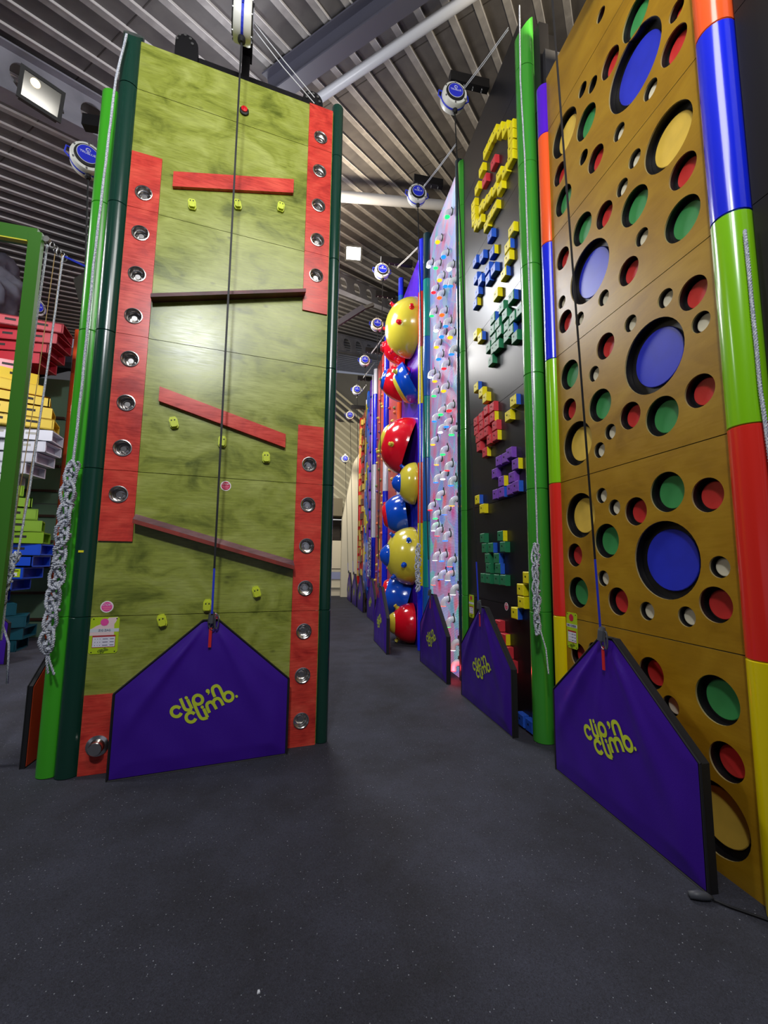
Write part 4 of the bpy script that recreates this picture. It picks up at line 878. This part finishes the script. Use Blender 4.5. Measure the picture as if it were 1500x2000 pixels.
hexm = {c: MB().prism([(0.2*math.cos(a), 0.33*math.sin(a)) for a in np.linspace(0, 2*PI, 7)[:-1]], -0.13, 0).mesh('hexagonal_slab', [SLm[c]]) for c in SLm}
for k in range(11):
    for x, c, dz, dy in ((0.22, 'yb'[k % 2], 0.0, 0), (0.55, 'by'[(k//2) % 2] if k % 3 == 0 else 'b', 0.36, -0.05), (0.9, 'p' if k % 2 else 'b', 0.1, -0.02), (1.2, 'p', 0.5, 0)):
        part('hexagonal_slab', hexm[c], None, U7, dict(y='yellow', b='blue', p='purple')[c]+' hexagonal slab', loc=(x, dy*0, 0.6+k*0.66+dz))
U8 = unit('farthest red climbing wall with yellow and brown block holds', 17.30, 1.66, 7.7, m_brick, ['w']*7, ['r']*7, rr=0.075)
rnd = random.Random(4)
BRn = mat('block_brown', (110, 78, 60), 0.5); tb_y = MB().box(-0.12, 0.12, -0.09, 0, -0.11, 0.11).mesh('block_hold', [HC['y']]); tb_b = MB().box(-0.13, 0.13, -0.08, 0, -0.12, 0.12).mesh('block_hold', [BRn]); tb_r = MB().box(-0.12, 0.12, -0.07, 0, -0.14, 0.14).mesh('block_hold', [HC['r']])
for k in range(26):
    for x, me in ((0.3, tb_y), (0.8, tb_b if k % 2 else tb_r), (1.3, tb_b if k % 3 else tb_y), (1.65, tb_r)):
        if rnd.random() < 0.8: part('block_hold', me, None, U8, 'small block hold', loc=(min(1.5, x*0.86+rnd.uniform(-.12, .12)), 0, 0.35+k*0.28+rnd.uniform(-.07, .07)))

# ------------------------------------------------------------------ LEFT BACKGROUND
# green steel frame post with head beam
PT = thing('green_frame', 'tall square green steel post with a head beam at the left border', 'frame', (-2.58, 4.18, 0))
part('post', MB().box(0.02, 0.125, -0.02, 0.03, 0, 4.68), m_post, PT)
part('head_beam', MB().box(-1.6, 0.05, 0, 0.1, 0, 0.13, M=Matrix.Translation((0.02, 0, 4.6)) @ Matrix.Rotation(math.radians(3), 4, 'Y')), m_post, PT)
part('yellow_strip', MB().box(-1.5, -0.02, 0.0, 0.05, -0.012, 0.0, M=Matrix.Translation((0.02, 0, 4.6)) @ Matrix.Rotation(math.radians(3), 4, 'Y')), mat('yellow_strip', (222, 214, 60), 0.5), PT)
part('lug', MB().lathe([(0.03, 0), (0.03, 0.03)], (0.15, 0.0, 4.64), (0, 1, 0), 12), m_steel, PT)
part('yellow_tag', MB().box(-0.01, 0.03, -0.023, -0.021, 2.2, 2.22), mat('yellow_tag', (226, 220, 30), 0.5), PT, 'small yellow tag')
rope_thing('white rope beside the green post, hanging almost to the floor', [(-2.48, 4.3, 4.66), (-2.51, 4.3, 3.57), (-2.51, 4.3, 2.79), (-2.5, 4.3, 1.73), (-2.5, 4.3, 1.1), (-2.44, 4.3, 0.95), (-2.42, 4.3, 0.62)], None, [], 0.03, 0.009, Vector((0, -1, 0)), 2, False)
rope_thing('white rope with knotted chain just right of the green post', [(-2.34, 4.3, 4.55), (-2.37, 4.3, 3.43), (-2.41, 4.3, 2.28), (-2.45, 4.3, 1.68)], [(-2.45, 4.3, 1.72), (-2.53, 4.3, 1.27)], [[(-2.5, 4.3, 1.3), (-2.5, 4.3, 0.98)]], 0.03, 0.010, Vector((0, -1, 0)), 4)
t = thing('karabiner_link', 'steel karabiners and blue sling joining the ropes at the green post head', 'karabiner', (-2.42, 4.3, 4.66))
for k in range(5): part('link', MB().tube([(0.03*k+0.02*math.cos(a)-0.02, 0.006*(k % 2), -0.028*k+0.035*math.sin(a)) for a in np.linspace(0, 2*PI, 11)], 0.005, 5, caps=False), m_steel, t)
part('sling', MB().tube([(0.1, 0, -0.1), (0.3, 0.02, -0.17), (0.46, 0.05, -0.2)], 0.012, 6), m_strap_b, t, 'blue sling')
for dx in (0.0, 0.06):
    tag(part('guide_cord', MB().tube([(0, 0, 0), (-0.03, 0, -1.3), (-0.09, 0, -2.6)], 0.0035, 5), mat('tan_cord', (170, 140, 90), 0.7), loc=(-2.42+dx, 4.32, 4.6)), 'thin tan cord between the two ropes, %s one' % ('left' if dx == 0 else 'right'), 'cord')
# crate tower
CT = thing('crate_tower', 'twisting tower of coloured crate steps behind the green post', 'climbing tower', (-5.6, 9.3, 0))
TC = [('t', (20, 78, 92)), ('b', (28, 78, 206)), ('g', (130, 172, 34)), ('w', (212, 212, 222)), ('y', (222, 188, 34)), ('r', (176, 34, 48))]
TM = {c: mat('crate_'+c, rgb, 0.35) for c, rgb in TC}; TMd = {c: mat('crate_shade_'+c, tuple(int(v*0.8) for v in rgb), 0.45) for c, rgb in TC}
nm = dict(t='teal', b='blue', g='lime green', w='white', y='yellow', r='red')
layers = ['t']*4+['b']*5+['g']*5+['w']*5+['y']*5+['r']*5
hgt = 0.215; cx = [60, 72, 78, 60, 38, 50, 71, 89, 104, 109, 106, 98, 87, 71, 55, 74, 94, 112, 125, 128, 124, 120, 108, 97, 80, 98, 116, 133, 146]
def crate_me(c):
    mb = MB(); w_, d, h, th = 1.5, 0.55, hgt-0.012, 0.022
    mb.box(-w_, -0.0, 0, 0.02, 0, h); mb.box(-w_, 0, d-0.02, d, 0, h); mb.box(-w_, -w_+0.02, 0.02, d-0.02, 0, h)
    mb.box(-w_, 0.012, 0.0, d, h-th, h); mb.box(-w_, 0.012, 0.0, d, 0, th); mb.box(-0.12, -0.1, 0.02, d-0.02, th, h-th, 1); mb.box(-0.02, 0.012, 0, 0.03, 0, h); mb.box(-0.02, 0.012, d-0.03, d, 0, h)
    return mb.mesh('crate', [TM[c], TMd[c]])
CM = {c: crate_me(c) for c in nm}
slot = MB().box(-0.085, 0.085, -0.003, 0.002, -0.022, 0.022).mesh('handle_slot', [mat('slot_dark', (30, 26, 24), 0.7)])
slotw = MB().box(-0.085, 0.085, -0.003, 0.002, -0.022, 0.022).mesh('handle_slot', [mat('slot_grey', (170, 168, 160), 0.7)])
for k, c in enumerate(layers):
    z = k*hgt; X0 = -5.70-0.083*(z-2.9)+0.0085*cx[k]; d_ = (cx[min(k+1, len(cx)-1)]-cx[max(k-1, 0)])
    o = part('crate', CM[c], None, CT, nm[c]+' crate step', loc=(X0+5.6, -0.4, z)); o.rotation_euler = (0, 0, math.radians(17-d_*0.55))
    for sx in (-0.32, -0.82, -1.25): part('handle_slot', slotw if c == 'w' else slot, None, o, loc=(sx, 0, hgt*0.55))
    if k in (5, 6):
        s_ = part('info_sign', MB().box(-0.27, -0.03, -0.004, 0, 0.03, 0.18), mat('lime_sign', (176, 204, 30), 0.35), o, 'lime green rules sign')
        part('table', MB().box(-0.2, -0.08, -0.006, -0.004, 0.05, 0.11), m_white, s_); part('title_band', MB().box(-0.24, -0.06, -0.006, -0.004, 0.135, 0.15), m_black, s_)
part('inner_core', MB().box(-1.0, -0.5, 0.1, 0.9, 0, 6.0), mat('pale_green_board', (128, 160, 132), 0.6), CT)
GB = wall_root('pale green background wall with brown slats behind the crate tower', 11.5, -3.4)
GB.rotation_euler = (0, 0, 0); GB.location = (-6.2, 10.45, 0)
for k in range(6): part('panel', MB().box(-0.6, 1.0, 0, 0.05, k*0.95, k*0.95+0.93), mat('pale_green_board', (128, 160, 132), 0.6), GB)
for k in range(9): part('slat', MB().box(-0.6, 0.9, -0.06, 0, 0.35+k*0.55, 0.40+k*0.55), mat('brown_slat', (80, 50, 40), 0.6), GB, 'brown slat')
pipe(GB, 1.09, -0.15, 6.8, 0.09, ['o'])
DKP = wall_root('dark blue black wall edge behind the orange pole at left', 9.0, -3.4)
DKP.rotation_euler = (0, 0, 0); DKP.location = (-4.95, 10.3, 0)
for k in range(5): part('panel', MB().box(0, 0.3, 0, 0.1, k*MOD, (k+1)*MOD-0.01), mat('navy_board', (24, 24, 44), 0.5), DKP)
auto_belay('small white auto belay on top of the red crates behind the post', (-5.3, 9.0, 6.75), math.radians(60), None)
# rock boulder with green holds
rk = MB()
bm = bmesh.new(); bmesh.ops.create_icosphere(bm, subdivisions=4, radius=1.0)
from mathutils import noise
for v_ in bm.verts:
    n_ = noise.fractal(v_.co*1.7, 0.9, 2.0, 4); v_.co *= 1+0.28*n_; v_.co.x *= 1.25; v_.co.z *= 0.85
me = bpy.data.meshes.new('rock_face'); bm.to_mesh(me); bm.free(); me.materials.append(mat('grey_artificial_rock', (126, 128, 138), 0.9, rgb2=(92, 94, 108), var=0.25, scale=(3, 3, 3), bump=0.5, bscale=6)); me.shade_smooth()
RK = thing('climbing_boulder', 'grey artificial rock with green holds high at the left border', 'boulder', (-7.72, 10.6, 7.75))
part('rock_face', me, None, RK)
for x, z in ((0.82, 0.33), (0.80, -0.10), (1.02, -0.65)):
    part('hold', MB().lathe([(0.14, 0), (0.13, 0.07), (0.05, 0.12), (0, 0.12)], (x, -0.72, z), (0.5, -1, 0.3), 12, sc=(0.6, 1.4)).mesh('hold', [mat('hold_dark_green', (20, 110, 50), 0.4)], True), None, RK, 'dark green rock hold')
# dark roof steel at the far left
t = thing('steel_beam', 'dark diagonal roof beam behind the green post ropes', 'beam', (-9, 14, 7))
part('web', MB().tube([(-3.5, 0, -1.4), (6.5, 0.5, 2.7)], 0.16, 4), m_beam_d, t); part('flange', MB().tube([(-3.5, 0.05, -1.62), (6.5, 0.55, 2.48)], 0.06, 4), m_blackmetal, t)
t = thing('steel_beam', 'dark horizontal beam above the red crates at left', 'beam', (-9, 13, 7.0))
part('web', MB().box(-3, 5.2, 0, 0.1, 0, 0.18), m_blackmetal, t); part('flange', MB().box(-3, 5.2, -0.06, 0.16, -0.02, 0.0), m_blackmetal, t)
t = thing('steel_beam', 'dark diagonal steel strut in the corridor gap under the bright floodlight', 'beam', (1.0, 11.6, 8.9))
part('web', MB().tube([(-1.7, 0, -1.65), (0.55, 0, 0.15)], 0.10, 4), m_beam_d, t); part('end_plate', MB().tube([(0.45, 0, 0.08), (0.85, 0, 0.28)], 0.06, 4), m_steel, t)
t = thing('steel_beam', 'brown grey cross beam behind the unlit floodlight at top left', 'beam', roof(5.3, 8.5, -0.8))
part('web', rrel(rbox(5.15, 5.45, 5.95, 12.5, -1.0, -0.4), t), mat('brown_grey_beam', (100, 98, 90), 0.7), t)
part('bracket', rrel(rbox(4.9, 5.6, 7.6, 8.6, -0.8, -0.6), t), mat('brown_grey_beam', (100, 98, 90), 0.7), t)
# floodlights
def flood(label, loc, target, lit):
    t = thing('floodlight', label, 'floodlight', loc); d = (Vector(target)-Vector(loc)); q = d.to_track_quat('-Y', 'Z').to_matrix().to_4x4()
    hb = MB().box(-0.19, 0.19, 0.0, 0.14, -0.15, 0.15, M=q); part('housing', hb, m_black, t)
    fr_ = MB().box(-0.22, 0.22, -0.03, 0.0, 0.14, 0.18, M=q).box(-0.22, 0.22, -0.03, 0, -0.18, -0.14, M=q).box(-0.22, -0.18, -0.03, 0, -0.14, 0.14, M=q).box(0.18, 0.22, -0.03, 0, -0.14, 0.14, M=q); part('frame', fr_, m_black, t)
    part('glass', MB().box(-0.18, 0.18, -0.02, -0.004, -0.14, 0.14, M=q), mat('lit_flood_glass', (245, 248, 255), 0.3, emit=14) if lit else mat('unlit_flood_glass', (150, 148, 142), 0.12, metal=0.6), t)
    if not lit: part('bulb', MB().lathe([(0.0, -0.01), (0.045, -0.02), (0.05, -0.028), (0, -0.034)], (0, 0, 0), (0, 1, 0), 16, sc=(1, 1.0)).box(0, 0, 0, 0, 0, 0), mat('glowing_bulb', (255, 236, 190), 0.3, emit=1.5), t).matrix_local = q @ Matrix.Translation((-0.07, 0, 0.07))
    part('bracket', MB().tube([q @ Vector((-0.24, 0.1, 0)), q @ Vector((-0.26, 0.3, 0.1)), q @ Vector((0, 0.38, 0.25)), q @ Vector((0.26, 0.3, 0.1)), q @ Vector((0.24, 0.1, 0))], 0.012, 6), m_steel, t)
    return t
flood('black floodlight with a dim bulb under the roof at top left', (-3.36, 5.4, 7.40), (-0.7, 2.0, 5.8), False)
flood('brightly lit floodlight high in the corridor gap beside the dark green pipe', (1.09, 10.3, 9.70), (0.2, 0, 2.5), True)
# small things on the floor
t = thing('power_cable', 'black plug and cable on the floor at the bottom right', 'cable', (2.05, 2.02, 0))
part('plug', MB().tube([(-0.045, 0.015, 0.02), (0.0, 0.0, 0.022), (0.035, -0.012, 0.02), (0.06, -0.02, 0.015)], [0.016, 0.022, 0.018, 0.008], 10), m_grey_pl, t, smooth=True)
part('cord', MB().tube([(0.05, -0.017, 0.012), (0.1, -0.07, 0.008), (0.2, -0.165, 0.008), (0.35, -0.3, 0.008)], 0.006, 6), m_border, t, smooth=True)
tag(part('paper_scrap', MB().add([(0, 0, 0.003), (0.012, 0.003, 0.006), (0.008, 0.016, 0.004), (0.001, 0.013, 0.006)], [(0, 1, 2), (0, 2, 3)]).add([(0, 0, 0.001), (0.012, 0.003, 0.001), (0.008, 0.016, 0.001), (0.001, 0.013, 0.001)], [(2, 1, 0), (3, 2, 0)]), m_white, loc=(-0.113, 1.928, 0)), 'tiny white paper scrap alone on the dark floor in front', 'litter')

m_cord = mat('white_cord', (214, 216, 220), 0.7)
def cord(root, a, b_, label, r=0.0045, off=0.03):
    L = root.location; R_ = Matrix.Rotation(-root.rotation_euler.z, 3, 'Z'); A = R_ @ (Vector(a)-L); B_ = R_ @ (Vector(b_)-L)
    for q in (0, 1): part('haul_cord', MB().tube([A+Vector((0, 0, -q*off)), (A+B_)/2+Vector((0, 0, -q*off*1.2-0.01)), B_+Vector((0, 0, -q*off))], r, 6), m_cord, root, label)
cord(LW, (-0.66, 3.80, 6.98), (-0.02, 4.10, 6.62), 'white haul cord at the top of the wall', off=0.07)
cord(BW, (2.20, 4.0, 7.98), (1.95, 4.83, 8.10), 'thin white haul cord')
for U_, y0 in ((LWt, 6.8), (DW, 9.0), (U6, 12.7), (U7, 14.6), (U8, 16.5)):
    top_ = max(c.location.z for c in U_.children)
    cord(U_, (2.24, U_.location.y-1.8, 8.4), (1.98, y0, 8.52 if U_ in (LWt, DW) else 8.25), 'thin white haul cord', 0.0045)
